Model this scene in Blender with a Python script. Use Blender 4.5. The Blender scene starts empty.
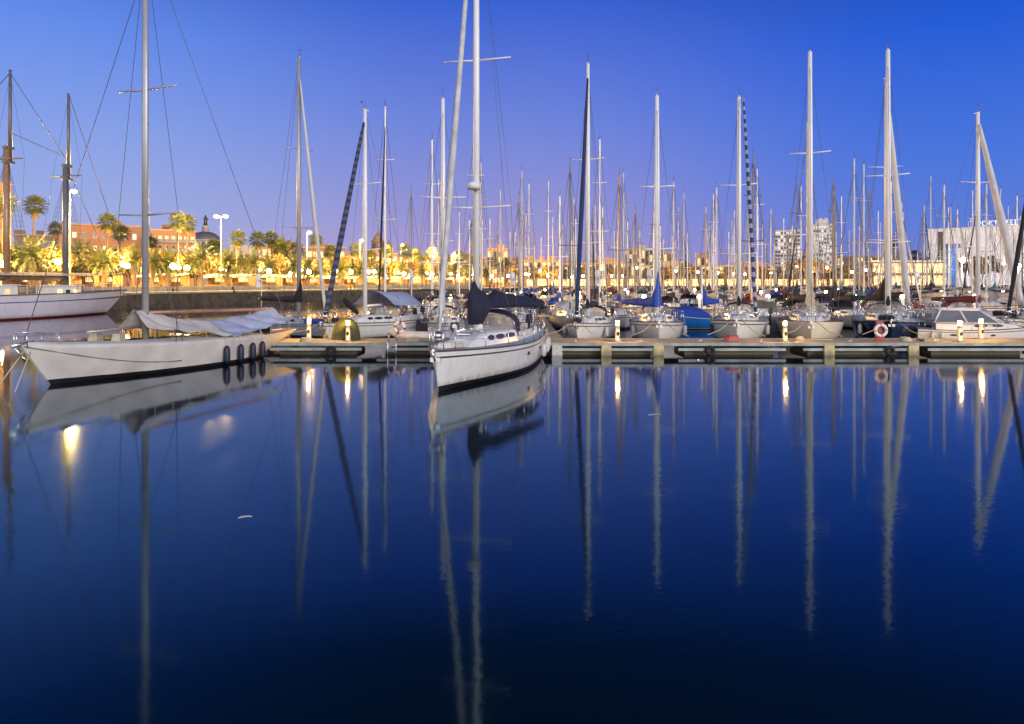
import bpy, math, random
from mathutils import Vector, Matrix, noise as mnoise
R = math.radians
random.seed(7)
sc = bpy.context.scene
COL = sc.collection

# ------------------------------------------------------------------ camera
CH = 3.5            # eye height above the water
F = 682.7           # focal length in pixels at 1024 wide
HY = 283.0          # horizon row
cam_d = bpy.data.cameras.new('camera'); cam = bpy.data.objects.new('camera', cam_d); COL.objects.link(cam)
cam_d.lens = 24; cam_d.sensor_width = 36; cam_d.clip_end = 9000; cam_d.clip_start = .1
cam_d.shift_y = -(362 - HY) / 1024
cam.location = (0, 0, CH); cam.rotation_euler = (R(90), 0, 0)
sc.camera = cam

# ------------------------------------------------------------------ sky
def lin(c):
    return tuple(((v/255)/12.92 if v/255 <= .04045 else ((v/255+.055)/1.055)**2.4) for v in c)
w = bpy.data.worlds.new('World'); sc.world = w; w.use_nodes = True
nt = w.node_tree; N = nt.nodes; L = nt.links
bg = N['Background']
tc = N.new('ShaderNodeTexCoord'); sx = N.new('ShaderNodeSeparateXYZ'); L.new(tc.outputs['Generated'], sx.inputs[0])
def ramp(src, stops):
    r = N.new('ShaderNodeValToRGB'); cr = r.color_ramp
    while len(cr.elements) < len(stops): cr.elements.new(.5)
    for e, (p, c) in zip(cr.elements, stops): e.position = p; e.color = (*c, 1)
    L.new(src, r.inputs[0]); return r.outputs[0]
def s(*st): return [(p, lin(c)) for p, c in st]
z = sx.outputs['Z']
mid = ramp(z, s((0, (182, 158, 202)), (.045, (166, 153, 206)), (.1, (146, 146, 210)), (.22, (110, 132, 218)), (.383, (52, 95, 210)), (.47, (12, 50, 118)), (.6, (4, 34, 72)), (1, (2, 24, 44))))
lef = ramp(z, s((0, (178, 176, 216)), (.08, (158, 172, 224)), (.17, (137, 162, 230)), (.31, (96, 138, 233)), (.46, (24, 74, 170)), (.6, (6, 42, 92)), (1, (2, 24, 44))))
rig = ramp(z, s((0, (120, 130, 212)), (.07, (92, 124, 216)), (.16, (70, 115, 220)), (.31, (27, 89, 214)), (.46, (8, 50, 124)), (.6, (3, 34, 76)), (1, (2, 24, 44))))
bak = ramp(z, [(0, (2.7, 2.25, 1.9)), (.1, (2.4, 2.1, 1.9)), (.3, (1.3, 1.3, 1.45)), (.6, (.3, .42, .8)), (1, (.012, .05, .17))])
def mapr(src, a, b):
    m = N.new('ShaderNodeMapRange'); m.interpolation_type = 'SMOOTHSTEP'; m.inputs[1].default_value = a; m.inputs[2].default_value = b
    L.new(src, m.inputs[0]); return m.outputs[0]
def mix(f, a, b):
    m = N.new('ShaderNodeMix'); m.data_type = 'RGBA'; L.new(f, m.inputs[0]); L.new(a, m.inputs[6]); L.new(b, m.inputs[7]); return m.outputs[2]
X = sx.outputs['X']
c = mix(mapr(X, 0, .55), mid, rig)
c = mix(mapr(X, -.08, -.58), c, lef)
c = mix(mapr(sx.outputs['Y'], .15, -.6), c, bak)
sky = N.new('ShaderNodeTexSky'); sky.sky_type = 'NISHITA'; sky.sun_disc = False; sky.sun_elevation = R(1.0); sky.sun_rotation = R(143)
ad = N.new('ShaderNodeMix'); ad.data_type = 'RGBA'; ad.blend_type = 'ADD'; ad.inputs[0].default_value = .01
L.new(c, ad.inputs[6]); L.new(sky.outputs[0], ad.inputs[7])
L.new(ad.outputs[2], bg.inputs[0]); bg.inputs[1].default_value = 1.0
# afterglow from behind the camera: very soft and weak
sd = bpy.data.lights.new('afterglow', 'SUN'); sd.energy = 1.9; sd.angle = R(25); sd.color = (1, .94, .9)
so = bpy.data.objects.new('afterglow', sd); COL.objects.link(so)
so.rotation_euler = Vector((.75, -1, .34)).to_track_quat('Z', 'Y').to_euler()

sc.view_settings.view_transform = 'Standard'; sc.view_settings.look = 'None'
sc.view_settings.exposure = 0; sc.view_settings.gamma = 1; sc.view_settings.use_curve_mapping = False
sc.render.engine = 'CYCLES'
cy = sc.cycles
cy.use_denoising = True
try: cy.denoiser = 'OPENIMAGEDENOISE'
except Exception: pass
cy.max_bounces = 5; cy.diffuse_bounces = 2; cy.glossy_bounces = 3; cy.transmission_bounces = 2; cy.transparent_max_bounces = 6
cy.sample_clamp_indirect = 6; cy.caustics_reflective = False; cy.caustics_refractive = False

# ------------------------------------------------------------------ materials
MATS = {}
def mat(name, col, rough=.6, metal=0, var=.12, scale=3.0, bump=0, spec=.5, emit=None, estr=0, col2=None, alpha=None, coat=0, sampling=False, grime=0):
    if name in MATS: return MATS[name]
    m = bpy.data.materials.new(name); m.use_nodes = True; t = m.node_tree; n = t.nodes; l = t.links
    b = n['Principled BSDF']; b.inputs['Roughness'].default_value = rough; b.inputs['Metallic'].default_value = metal
    b.inputs['Specular IOR Level'].default_value = spec
    if coat: b.inputs['Coat Weight'].default_value = coat
    tcn = n.new('ShaderNodeTexCoord'); no = n.new('ShaderNodeTexNoise'); no.inputs['Scale'].default_value = scale; no.inputs['Detail'].default_value = 5
    l.new(tcn.outputs['Object'], no.inputs[0])
    mx = n.new('ShaderNodeMix'); mx.data_type = 'RGBA'
    d = col2 or tuple(v*(1-var*2) for v in col)
    mr = n.new('ShaderNodeMapRange'); mr.inputs[1].default_value = .3; mr.inputs[2].default_value = .7; l.new(no.outputs[0], mr.inputs[0])
    l.new(mr.outputs[0], mx.inputs[0]); mx.inputs[6].default_value = (*d, 1); mx.inputs[7].default_value = (*col, 1)
    l.new(mx.outputs[2], b.inputs['Base Color'])
    if bump:
        bu = n.new('ShaderNodeBump'); bu.inputs['Strength'].default_value = bump; bu.inputs['Distance'].default_value = .05
        l.new(no.outputs[0], bu.inputs['Height']); l.new(bu.outputs[0], b.inputs['Normal'])
    if emit:
        b.inputs['Emission Color'].default_value = (*emit, 1); b.inputs['Emission Strength'].default_value = estr
        if not sampling: m.cycles.emission_sampling = 'NONE'
    if alpha is not None: b.inputs['Alpha'].default_value = alpha
    if emit and (name.startswith('lit')):
        n2 = n.new('ShaderNodeTexNoise'); n2.inputs['Scale'].default_value = 1.1; n2.inputs['Detail'].default_value = 3; mp = n.new('ShaderNodeMapping'); mp.inputs['Scale'].default_value = (2.2, .6, 1.3)
        l.new(tcn.outputs['Object'], mp.inputs[0]); l.new(mp.outputs[0], n2.inputs[0]); oi = n.new('ShaderNodeObjectInfo'); va = n.new('ShaderNodeVectorMath'); va.operation = 'ADD'; l.new(mp.outputs[0], va.inputs[0]); l.new(oi.outputs['Location'], va.inputs[1]); l.new(va.outputs[0], n2.inputs[0])
        m2 = n.new('ShaderNodeMapRange'); m2.inputs[1].default_value = .36; m2.inputs[2].default_value = .66; m2.inputs[3].default_value = estr*.25; m2.inputs[4].default_value = estr*1.5; l.new(n2.outputs[0], m2.inputs[0]); l.new(m2.outputs[0], b.inputs['Emission Strength'])
    if grime:
        g2 = n.new('ShaderNodeTexNoise'); g2.inputs['Scale'].default_value = 2.2; g2.inputs['Detail'].default_value = 6; mp = n.new('ShaderNodeMapping'); mp.inputs['Scale'].default_value = (2.6, 2.6, .35)
        l.new(tcn.outputs['Object'], mp.inputs[0]); l.new(mp.outputs[0], g2.inputs[0])
        r1 = n.new('ShaderNodeMapRange'); r1.inputs[1].default_value = .52; r1.inputs[2].default_value = .75; r1.inputs[3].default_value = 0; r1.inputs[4].default_value = .13; l.new(g2.outputs[0], r1.inputs[0])
        sp = n.new('ShaderNodeSeparateXYZ'); l.new(tcn.outputs['Object'], sp.inputs[0]); ad_ = n.new('ShaderNodeMath'); ad_.operation = 'MULTIPLY_ADD'; ad_.inputs[1].default_value = .5; l.new(g2.outputs[0], ad_.inputs[0]); l.new(sp.outputs['Z'], ad_.inputs[2])
        r2 = n.new('ShaderNodeMapRange'); r2.inputs[1].default_value = grime+.25; r2.inputs[2].default_value = .12+.2; r2.inputs[3].default_value = 0; r2.inputs[4].default_value = .7; l.new(ad_.outputs[0], r2.inputs[0])
        mxx = n.new('ShaderNodeMath'); mxx.operation = 'MAXIMUM'; l.new(r1.outputs[0], mxx.inputs[0]); l.new(r2.outputs[0], mxx.inputs[1])
        gm = n.new('ShaderNodeMix'); gm.data_type = 'RGBA'; l.new(mxx.outputs[0], gm.inputs[0]); l.new(mx.outputs[2], gm.inputs[6]); gm.inputs[7].default_value = (.16, .145, .09, 1); l.new(gm.outputs[2], b.inputs['Base Color'])
    MATS[name] = m; return m

gel_white = mat('gelcoat_white', (.74, .74, .72), .28, var=.05, scale=1.5, grime=.35, coat=.3)
gel_warm = mat('gelcoat_cream', (.72, .66, .52), .3, var=.06, scale=1.5, grime=.35, coat=.3)
gel_navy = mat('gelcoat_navy', (.012, .02, .06), .2, var=.1, coat=.4)
gel_blue = mat('gelcoat_bright_blue', (.02, .2, .62), .3, var=.1, coat=.2)
gel_grey = mat('gelcoat_grey', (.34, .36, .4), .3, var=.08, coat=.2)
gel_red = mat('gelcoat_maroon', (.22, .03, .03), .35, var=.1, coat=.2)
deck_m = mat('deck_offwhite', (.62, .63, .62), .55, var=.1, scale=6, bump=.2)
deck_b = mat('deck_pale_blue', (.42, .52, .6), .5, var=.12, scale=6, bump=.2)
teak = mat('teak', (.3, .17, .08), .6, var=.25, scale=12)
antif = mat('antifouling_black', (.012, .011, .014), .5)
antired = mat('antifouling_red', (.16, .02, .025), .5, var=.25)
stripe_m = mat('stripe_dark', (.05, .05, .08), .35)
stripe_blue = mat('stripe_blue', (.03, .08, .3), .35)
rail_m = mat('toe_rail_wood', (.13, .08, .07), .4, var=.2, scale=20)
alu = mat('mast_aluminium', (.42, .43, .45), .4, .35, var=.06, scale=2)
alu_w = mat('mast_painted_white', (.78, .78, .76), .35, 0, var=.05)
alu_d = mat('mast_dark', (.16, .15, .15), .4, .2, var=.1)
wood_m = mat('mast_varnished', (.36, .2, .1), .35, var=.2, scale=4, coat=.3)
steel = mat('stainless', (.7, .7, .7), .2, .9, var=.05)
wire_m = mat('wire', (.12, .12, .15), .5, .3)
rope_m = mat('rope', (.62, .56, .44), .9, var=.2, scale=30)
cv_navy = mat('canvas_navy', (.014, .016, .045), .85, var=.25, scale=6, bump=.5)
cv_black = mat('canvas_black', (.012, .012, .018), .85, var=.25, scale=6, bump=.5)
cv_blue = mat('canvas_blue', (.015, .07, .42), .8, var=.2, scale=6, bump=.5)
cv_teal = mat('canvas_teal', (.06, .2, .3), .8, var=.2, scale=6, bump=.4)
cv_beige = mat('canvas_beige', (.5, .44, .32), .85, var=.15, scale=6, bump=.5)
cv_grey = mat('canvas_grey', (.45, .45, .46), .85, var=.15, scale=6, bump=.5)
cv_white = mat('canvas_white', (.6, .575, .54), .85, var=.1, scale=1.3, bump=.3)
cv_maroon = mat('canvas_maroon', (.16, .03, .035), .85, var=.2, scale=6, bump=.5)
cv_green = mat('canvas_olive', (.09, .1, .03), .8, var=.2, scale=4, bump=.4)
cv_lblue = mat('canvas_light_blue', (.42, .48, .66), .85, var=.15, scale=2, bump=.5)
glass_d = mat('window_dark', (.02, .025, .035), .08, var=.1)
glass_v = mat('vinyl_window', (.55, .5, .4), .15, var=.1, alpha=.45)
rubber = mat('rubber_navy', (.012, .018, .05), .5, var=.2)
fender_w = mat('fender_white', (.62, .62, .6), .5, var=.15, scale=8)
red_p = mat('paint_red', (.33, .035, .03), .5, var=.15)
white_p = mat('paint_white', (.75, .75, .73), .5, var=.08)
plast = mat('hypalon_white', (.7, .68, .62), .55, var=.1)
concrete = mat('concrete_float', (.4, .38, .33), .85, grime=.3, var=.25, scale=2.5, bump=.3)
concrete_d = mat('concrete_weedy', (.13, .13, .1), .85, grime=.3, var=.25, scale=2.5, bump=.3)
float_y = mat('float_block', (.66, .54, .28), .8, grime=.3, var=.15, scale=4)
fascia_m = mat('fascia_grey_green', (.42, .47, .44), .7, var=.25, scale=1.5, bump=.2)
tyre = mat('tyre', (.015, .015, .017), .8)
lampwarm = mat('lamp_warm', (1, .8, .5), .5, emit=(1, .55, .15), estr=14)
lampsod = mat('lamp_sodium', (1, .8, .5), .5, emit=(1, .66, .24), estr=34)
lampwhite = mat('lamp_white', (1, 1, 1), .5, emit=(.9, 1, .95), estr=40)
lampglobe = mat('lamp_globe', (1, .9, .7), .5, emit=(1, .72, .32), estr=60)
glowwarm = mat('lit_window_warm', (.8, .6, .3), .5, emit=(1, .6, .2), estr=.9)
glowpale = mat('lit_window_pale', (.8, .8, .7), .5, emit=(1, .8, .5), estr=.7)
glowcabin = mat('lit_cabin', (.8, .6, .3), .5, emit=(1, .55, .15), estr=2.2)
glowshop = mat('lit_shopfront', (.8, .6, .3), .5, emit=(1, .66, .26), estr=2.0)
pane_d = mat('pane_dark', (.03, .035, .045), .15, var=.2)

def striped(name, c1, c2, scale, tilt=.0, direction='Z'):
    if name in MATS: return MATS[name]
    m = mat(name, c1, .8); t = m.node_tree; n = t.nodes; l = t.links
    wv = n.new('ShaderNodeTexWave'); wv.wave_type = 'BANDS'; wv.bands_direction = direction; wv.inputs['Scale'].default_value = scale
    tcn = n.new('ShaderNodeTexCoord'); l.new(tcn.outputs['Object'], wv.inputs[0])
    r = n.new('ShaderNodeValToRGB'); r.color_ramp.interpolation = 'CONSTANT'; r.color_ramp.elements[0].color = (*c1, 1); r.color_ramp.elements[1].position = .45; r.color_ramp.elements[1].color = (*c2, 1)
    l.new(wv.outputs[0], r.inputs[0]); l.new(r.outputs[0], n['Principled BSDF'].inputs['Base Color']); return m
zebra = striped('zebra_cover', (.26, .31, .44), (.02, .03, .09), .55)
zebra2 = striped('dark_spiral_cover', (.012, .02, .06), (.06, .075, .13), .7)
planks = striped('deck_planks', (.46, .36, .22), (.38, .29, .17), 2.4, direction='X')

def facade_mat(name, col, col2, bscale=1.0):
    if name in MATS: return MATS[name]
    m = mat(name, col, .85, var=.2, scale=.25, col2=col2); t = m.node_tree; n = t.nodes; l = t.links
    br = n.new('ShaderNodeTexBrick'); br.inputs['Scale'].default_value = bscale; br.inputs['Mortar Size'].default_value = .02
    br.inputs['Color1'].default_value = (*col, 1); br.inputs['Color2'].default_value = (*[v*.82 for v in col], 1); br.inputs['Mortar'].default_value = (*[v*.6 for v in col], 1)
    tcn = n.new('ShaderNodeTexCoord'); mp = n.new('ShaderNodeMapping'); mp.inputs['Rotation'].default_value = (R(90), 0, 0)
    l.new(tcn.outputs['Object'], mp.inputs[0]); l.new(mp.outputs[0], br.inputs[0])
    b = n['Principled BSDF']; src = b.inputs['Base Color'].links[0].from_socket
    mx = n.new('ShaderNodeMix'); mx.data_type = 'RGBA'; mx.inputs[0].default_value = .5; l.new(src, mx.inputs[6]); l.new(br.outputs[0], mx.inputs[7]); l.new(mx.outputs[2], b.inputs['Base Color'])
    return m
brick_red = facade_mat('facade_red_brick', (.44, .22, .11), (.33, .15, .08), 2)
stone_pink = facade_mat('facade_pink', (.48, .26, .17), (.38, .2, .14))
stone_ochre = facade_mat('facade_ochre', (.52, .3, .11), (.4, .22, .08))
stone_pale = facade_mat('facade_pale', (.5, .37, .22), (.4, .3, .2))
stone_brown = facade_mat('facade_brown_stone', (.3, .19, .12), (.2, .12, .08))
stone_white = facade_mat('facade_white_panels', (.72, .69, .68), (.62, .6, .6), .35)
stone_grey = facade_mat('facade_grey', (.4, .38, .38), (.3, .28, .28))
slate = mat('roof_slate', (.1, .1, .13), .5, var=.2)
tile_r = mat('roof_tile', (.34, .14, .09), .8, var=.2)
bronze = mat('bronze_dark', (.06, .06, .055), .5, .4)
trunk_m = mat('palm_trunk', (.2, .13, .08), .9, var=.3, scale=8, bump=.6)
bark_m = mat('bark', (.16, .12, .08), .9, var=.3, scale=8, bump=.6)
palm_leaf = mat('palm_leaf', (.042, .06, .011), .55, var=.25, scale=2)
fan_leaf = mat('fan_palm_leaf', (.055, .075, .012), .55, var=.25, scale=2)
dead_leaf = mat('palm_skirt', (.2, .14, .06), .9, var=.25, scale=4)
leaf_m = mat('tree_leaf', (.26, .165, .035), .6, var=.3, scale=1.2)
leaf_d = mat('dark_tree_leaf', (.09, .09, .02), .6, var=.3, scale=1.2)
paving = mat('promenade_paving', (.33, .27, .2), .85, var=.15, scale=.6)
quay_stone = None

# ------------------------------------------------------------------ mesh builder
class MB:
    def __init__(s): s.v = []; s.f = []; s.m = []; s.sm = []
    def add(s, vs, fs, mi=0, smooth=False):
        o = len(s.v); s.v += [tuple(p) for p in vs]
        for f in fs: s.f.append([o+i for i in f]); s.m.append(mi); s.sm.append(smooth)
        return s
    def box(s, c, d, rz=0, mi=0, taper=1.0):
        x, y, z = d[0]/2, d[1]/2, d[2]/2; vs = []
        for zz, k in ((-z, 1), (z, taper)):
            for xx, yy in ((-x, -y), (x, -y), (x, y), (-x, y)):
                xx *= k; yy *= k
                vs.append((c[0]+xx*math.cos(rz)-yy*math.sin(rz), c[1]+xx*math.sin(rz)+yy*math.cos(rz), c[2]+zz))
        return s.add(vs, [(3, 2, 1, 0), (4, 5, 6, 7), (0, 1, 5, 4), (1, 2, 6, 5), (2, 3, 7, 6), (3, 0, 4, 7)], mi)
    def tube(s, pts, r, n=6, mi=0, caps=True, flat=1.0):
        pts = [Vector(p) for p in pts]; rs = r if isinstance(r, (list, tuple)) else [r]*len(pts)
        rings = []
        for i, p in enumerate(pts):
            d = (pts[min(i+1, len(pts)-1)] - pts[max(i-1, 0)]).normalized()
            a = Vector((0, 0, 1)) if abs(d.z) < .9 else Vector((0, 1, 0))
            u = d.cross(a).normalized(); v = d.cross(u).normalized()
            rings.append([p + rs[i]*(u*math.cos(2*math.pi*k/n)*flat + v*math.sin(2*math.pi*k/n)) for k in range(n)])
        return s.loft(rings, mi, caps=caps, smooth=True)
    def loft(s, rings, mi=0, closed=True, caps=False, smooth=True, rowmat=None):
        n = len(rings[0]); vs = [p for r in rings for p in r]; fs = []
        o = len(s.v); s.v += [tuple(p) for p in vs]
        for i in range(len(rings)-1):
            for k in range(n if closed else n-1):
                k2 = (k+1) % n
                s.f.append([o+i*n+k, o+i*n+k2, o+(i+1)*n+k2, o+(i+1)*n+k]); s.m.append(rowmat(i, k) if rowmat else mi); s.sm.append(smooth)
        if caps:
            s.f.append([o+k for k in range(n)][::-1]); s.m.append(mi); s.sm.append(False)
            s.f.append([o+(len(rings)-1)*n+k for k in range(n)]); s.m.append(mi); s.sm.append(False)
        return s
    def ball(s, c, r, mi=0, n=10, m=6, sq=(1, 1, 1)):
        rings = []
        for i in range(m+1):
            t = math.pi*i/m; t = min(max(t, .02), math.pi-.02)
            rings.append([(c[0]+r*sq[0]*math.sin(t)*math.cos(2*math.pi*k/n), c[1]+r*sq[1]*math.sin(t)*math.sin(2*math.pi*k/n), c[2]+r*sq[2]*math.cos(t)) for k in range(n)])
        return s.loft(rings[::-1], mi, caps=True)
    def torus(s, c, R_, r, axis='Y', mi=0, n=24, m=8, rowmat=None):
        rings = []
        for i in range(n+1):
            a = 2*math.pi*i/n; ring = []
            for k in range(m):
                b = 2*math.pi*k/m; q = R_+r*math.cos(b); h = r*math.sin(b)
                p = (q*math.cos(a), h, q*math.sin(a)) if axis == 'Y' else (q*math.cos(a), q*math.sin(a), h)
                ring.append((c[0]+p[0], c[1]+p[1], c[2]+p[2]))
            rings.append(ring)
        return s.loft(rings, mi, rowmat=rowmat)
    def mesh(s, name, mats):
        me = bpy.data.meshes.new(name); me.from_pydata(s.v, [], s.f)
        for m_ in (mats if isinstance(mats, (list, tuple)) else [mats]): me.materials.append(m_)
        me.polygons.foreach_set('material_index', s.m); me.polygons.foreach_set('use_smooth', s.sm); me.update()
        return me
    def build(s, name, mats, parent=None, loc=None, rz=0):
        return link(name, s.mesh(name, mats), parent, loc, rz)
def link(name, me, parent=None, loc=None, rz=0, scale=None):
    o = bpy.data.objects.new(name, me); COL.objects.link(o)
    if parent: o.parent = parent
    if loc: o.location = loc
    if rz: o.rotation_euler = (0, 0, rz)
    if scale: o.scale = scale
    return o
def tag(o, label=None, cat=None, group=None, kind=None):
    for k, v in (('label', label), ('category', cat), ('group', group), ('kind', kind)):
        if v: o[k] = v
    return o
def empty(name, loc, rz=0, label=None, cat=None, group=None, scale=1):
    o = bpy.data.objects.new(name, None); COL.objects.link(o); o.location = loc; o.rotation_euler = (0, 0, rz); o.scale = (scale,)*3
    o.empty_display_size = .2
    return tag(o, label, cat, group)
def kids(o): return [c for c in bpy.data.objects if c.parent == o]
def tree_of(o):
    return (o, [tree_of(c) for c in kids(o)])
def copy_tree(t, parent=None):
    o, ch = t; c = o.copy(); COL.objects.link(c); c.parent = parent
    for k in ch: copy_tree(k, c)
    return c
def gx(px, Y): return (px-512)/F*Y          # a direction of the photograph turned into metres at a chosen distance
def gz(py, Y): return CH+(HY-py)/F*Y
def light(name, parent, loc, power, col, rad=.2):
    d = bpy.data.lights.new(name, 'POINT'); d.energy = power; d.color = col; d.shadow_soft_size = rad
    o = bpy.data.objects.new(name, d); COL.objects.link(o); o.parent = parent; o.location = loc; return o
ORD = ['first', 'second', 'third', 'fourth', 'fifth', 'sixth', 'seventh', 'eighth', 'ninth', 'tenth', 'eleventh', 'twelfth', 'thirteenth', 'fourteenth', 'fifteenth', 'sixteenth', 'seventeenth', 'eighteenth', 'nineteenth', 'twentieth']
def nth(i):     # i from 0
    if i < 20: return ORD[i]
    t = {2: 'twent', 3: 'thirt', 4: 'fort', 5: 'fift', 6: 'sixt'}[(i+1)//10]
    return t+'ieth' if (i+1) % 10 == 0 else t+'y-'+ORD[(i+1) % 10-1]

# ------------------------------------------------------------------ water, land
def water():
    m = bpy.data.materials.new('harbour_water'); m.use_nodes = True; t = m.node_tree; n = t.nodes; l = t.links
    n.remove(n['Principled BSDF']); out = n['Material Output']
    fr = n.new('ShaderNodeFresnel'); fr.inputs[0].default_value = 1.5; gl = n.new('ShaderNodeBsdfGlossy'); gl.inputs['Color'].default_value = (.68, .92, 1, 1); gl.inputs['Roughness'].default_value = .068
    df = n.new('ShaderNodeBsdfDiffuse'); df.inputs[0].default_value = (.0004, .007, .011, 1); ms = n.new('ShaderNodeMixShader')
    fm = n.new('ShaderNodeMapRange'); fm.inputs[1].default_value = .25; fm.inputs[2].default_value = .62; l.new(fr.outputs[0], fm.inputs[0])
    fc_ = n.new('ShaderNodeMix'); fc_.data_type = 'RGBA'; l.new(fm.outputs[0], fc_.inputs[0]); fc_.inputs[6].default_value = (.6, .84, 1, 1); fc_.inputs[7].default_value = (.95, .92, 1, 1); l.new(fc_.outputs[2], gl.inputs['Color'])
    sp_ = n.new('ShaderNodeSeparateXYZ'); rr_ = n.new('ShaderNodeMapRange'); rr_.inputs[1].default_value = 20; rr_.inputs[2].default_value = 44; rr_.inputs[3].default_value = .062; rr_.inputs[4].default_value = .042; l.new(sp_.outputs['Y'], rr_.inputs[0]); l.new(rr_.outputs[0], gl.inputs['Roughness'])
    l.new(fr.outputs[0], ms.inputs[0]); l.new(df.outputs[0], ms.inputs[1]); l.new(gl.outputs[0], ms.inputs[2]); l.new(ms.outputs[0], out.inputs[0])
    tcn = n.new('ShaderNodeTexCoord'); l.new(tcn.outputs['Object'], sp_.inputs[0])
    def nz(sc_, sx_, sy_, det):
        mp = n.new('ShaderNodeMapping'); mp.inputs['Scale'].default_value = (sx_, sy_, 1); l.new(tcn.outputs['Object'], mp.inputs[0])
        q = n.new('ShaderNodeTexNoise'); q.inputs['Scale'].default_value = sc_; q.inputs['Detail'].default_value = det; l.new(mp.outputs[0], q.inputs[0]); return q.outputs[0]
    a = nz(.5, 1, 1, 2); c_ = nz(5.5, 1, 1.3, 3)
    big = nz(.07, 1, 1.6, 3); dm = n.new('ShaderNodeMapRange'); dm.inputs[1].default_value = 30; dm.inputs[2].default_value = 60; dm.inputs[3].default_value = 1; dm.inputs[4].default_value = .25; l.new(sp_.outputs['Y'], dm.inputs[0]); mk = n.new('ShaderNodeMapRange'); mk.inputs[1].default_value = .42; mk.inputs[2].default_value = .68; mk.inputs[3].default_value = .25; mk.inputs[4].default_value = 1.6; l.new(big, mk.inputs[0])
    ml = n.new('ShaderNodeMath'); ml.operation = 'MULTIPLY'; l.new(c_, ml.inputs[0]); l.new(mk.outputs[0], ml.inputs[1]); c_ = ml.outputs[0]
    def mu(p, q):
        x_ = n.new('ShaderNodeMath'); x_.operation = 'MULTIPLY'; l.new(p, x_.inputs[0]); l.new(q, x_.inputs[1]); return x_.outputs[0]
    a = mu(a, dm.outputs[0]); c_ = mu(c_, dm.outputs[0])
    b1 = n.new('ShaderNodeBump'); b1.inputs['Strength'].default_value = .5; b1.inputs['Distance'].default_value = .007; l.new(a, b1.inputs['Height'])
    b2 = n.new('ShaderNodeBump'); b2.inputs['Strength'].default_value = .5; b2.inputs['Distance'].default_value = .0026; l.new(c_, b2.inputs['Height']); l.new(b1.outputs[0], b2.inputs['Normal'])
    l.new(b2.outputs[0], gl.inputs['Normal']); l.new(b2.outputs[0], fr.inputs['Normal'])
    w_ = MB(); w_.add([(-4000, -600, 0), (4000, -600, 0), (4000, 6000, 0), (-4000, 6000, 0)], [(0, 1, 2, 3)])
    tag(w_.build('water', m), kind='structure')
water()

QZ = 2.2
EDGE = [(-90, -20), (-64, 60), (-52.6, 94), (-37, 140), (-20, 172), (10, 222), (60, 236), (230, 240), (900, 250)]
def edge_x(Y):
    for (x0, y0), (x1, y1) in zip(EDGE, EDGE[1:]):
        if y0 <= Y <= y1: return x0+(x1-x0)*(Y-y0)/(y1-y0)
    return EDGE[-1][0]
def make_quay():
    global quay_stone
    quay_stone = mat('quay_stone', (.11, .085, .055), .9, var=.35, scale=1.1, bump=.7, col2=(.035, .03, .018))
    g = MB(); E = EDGE
    g.add([(x, y, QZ) for x, y in E] + [(5000, 300, QZ), (5000, 6500, QZ), (-5000, 6500, QZ), (-5000, -20, QZ)], [list(range(len(E)+4))])
    tag(g.build('ground', paving), kind='structure')
    wl = MB()
    for (x0, y0), (x1, y1) in zip(E, E[1:]):
        d = Vector((x1-x0, y1-y0, 0)).normalized(); nn = Vector((d.y, -d.x, 0))
        a = Vector((x0, y0, 0)); b_ = Vector((x1, y1, 0))
        # wall face stands a little proud of the paving, with a pale coping stone on top
        q = lambda p, o, zz: tuple(p+nn*o+Vector((0, 0, zz)))
        wl.add([q(a, .1, -1.5), q(b_, .1, -1.5), q(b_, .02, QZ-.28), q(a, .02, QZ-.28)], [(0, 1, 2, 3)], 0)
        wl.add([q(a, .16, QZ-.28), q(b_, .16, QZ-.28), q(b_, .16, QZ+.004), q(a, .16, QZ+.004), q(a, -.6, QZ+.004), q(b_, -.6, QZ+.004), q(a, .02, QZ-.28), q(b_, .02, QZ-.28)],
               [(0, 1, 2, 3), (3, 2, 5, 4), (6, 7, 1, 0)], 1)
    cop = mat('coping_stone', (.42, .34, .22), .8, var=.2, scale=1)
    tag(wl.build('quay_wall', [quay_stone, cop]), 'dark weathered stone quay wall with pale coping edging the promenade', 'quay wall')
make_quay()
# low concrete bench wall along the promenade and its dark openings
def bench_wall(y0, y1, off, lab, h=.8):
    m = MB(); n = 24; r1, r2 = [], []
    pts = [(edge_x(y0+(y1-y0)*i/n)-off, y0+(y1-y0)*i/n) for i in range(n+1)]
    for i in range(n):
        (xa, ya), (xb, yb) = pts[i], pts[i+1]
        m.add([(xa, ya, QZ), (xb, yb, QZ), (xb, yb, QZ+h), (xa, ya, QZ+h), (xa-.5, ya, QZ+h), (xb-.5, yb, QZ+h), (xa-.5, ya, QZ), (xb-.5, yb, QZ)], [(0, 1, 2, 3), (3, 2, 5, 4), (4, 5, 7, 6)])
    tag(m.build('parapet', mat('parapet_concrete', (.36, .33, .22), .85, var=.2, scale=.8)), lab, 'low wall')
bench_wall(92, 150, 4.5, 'long low concrete parapet set back from the quay edge beside the palms')
bench_wall(153, 200, 5, 'low concrete parapet near the far bend of the promenade', .9)
bench_wall(60, 89, 4.5, 'low concrete parapet behind the white schooner')

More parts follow.
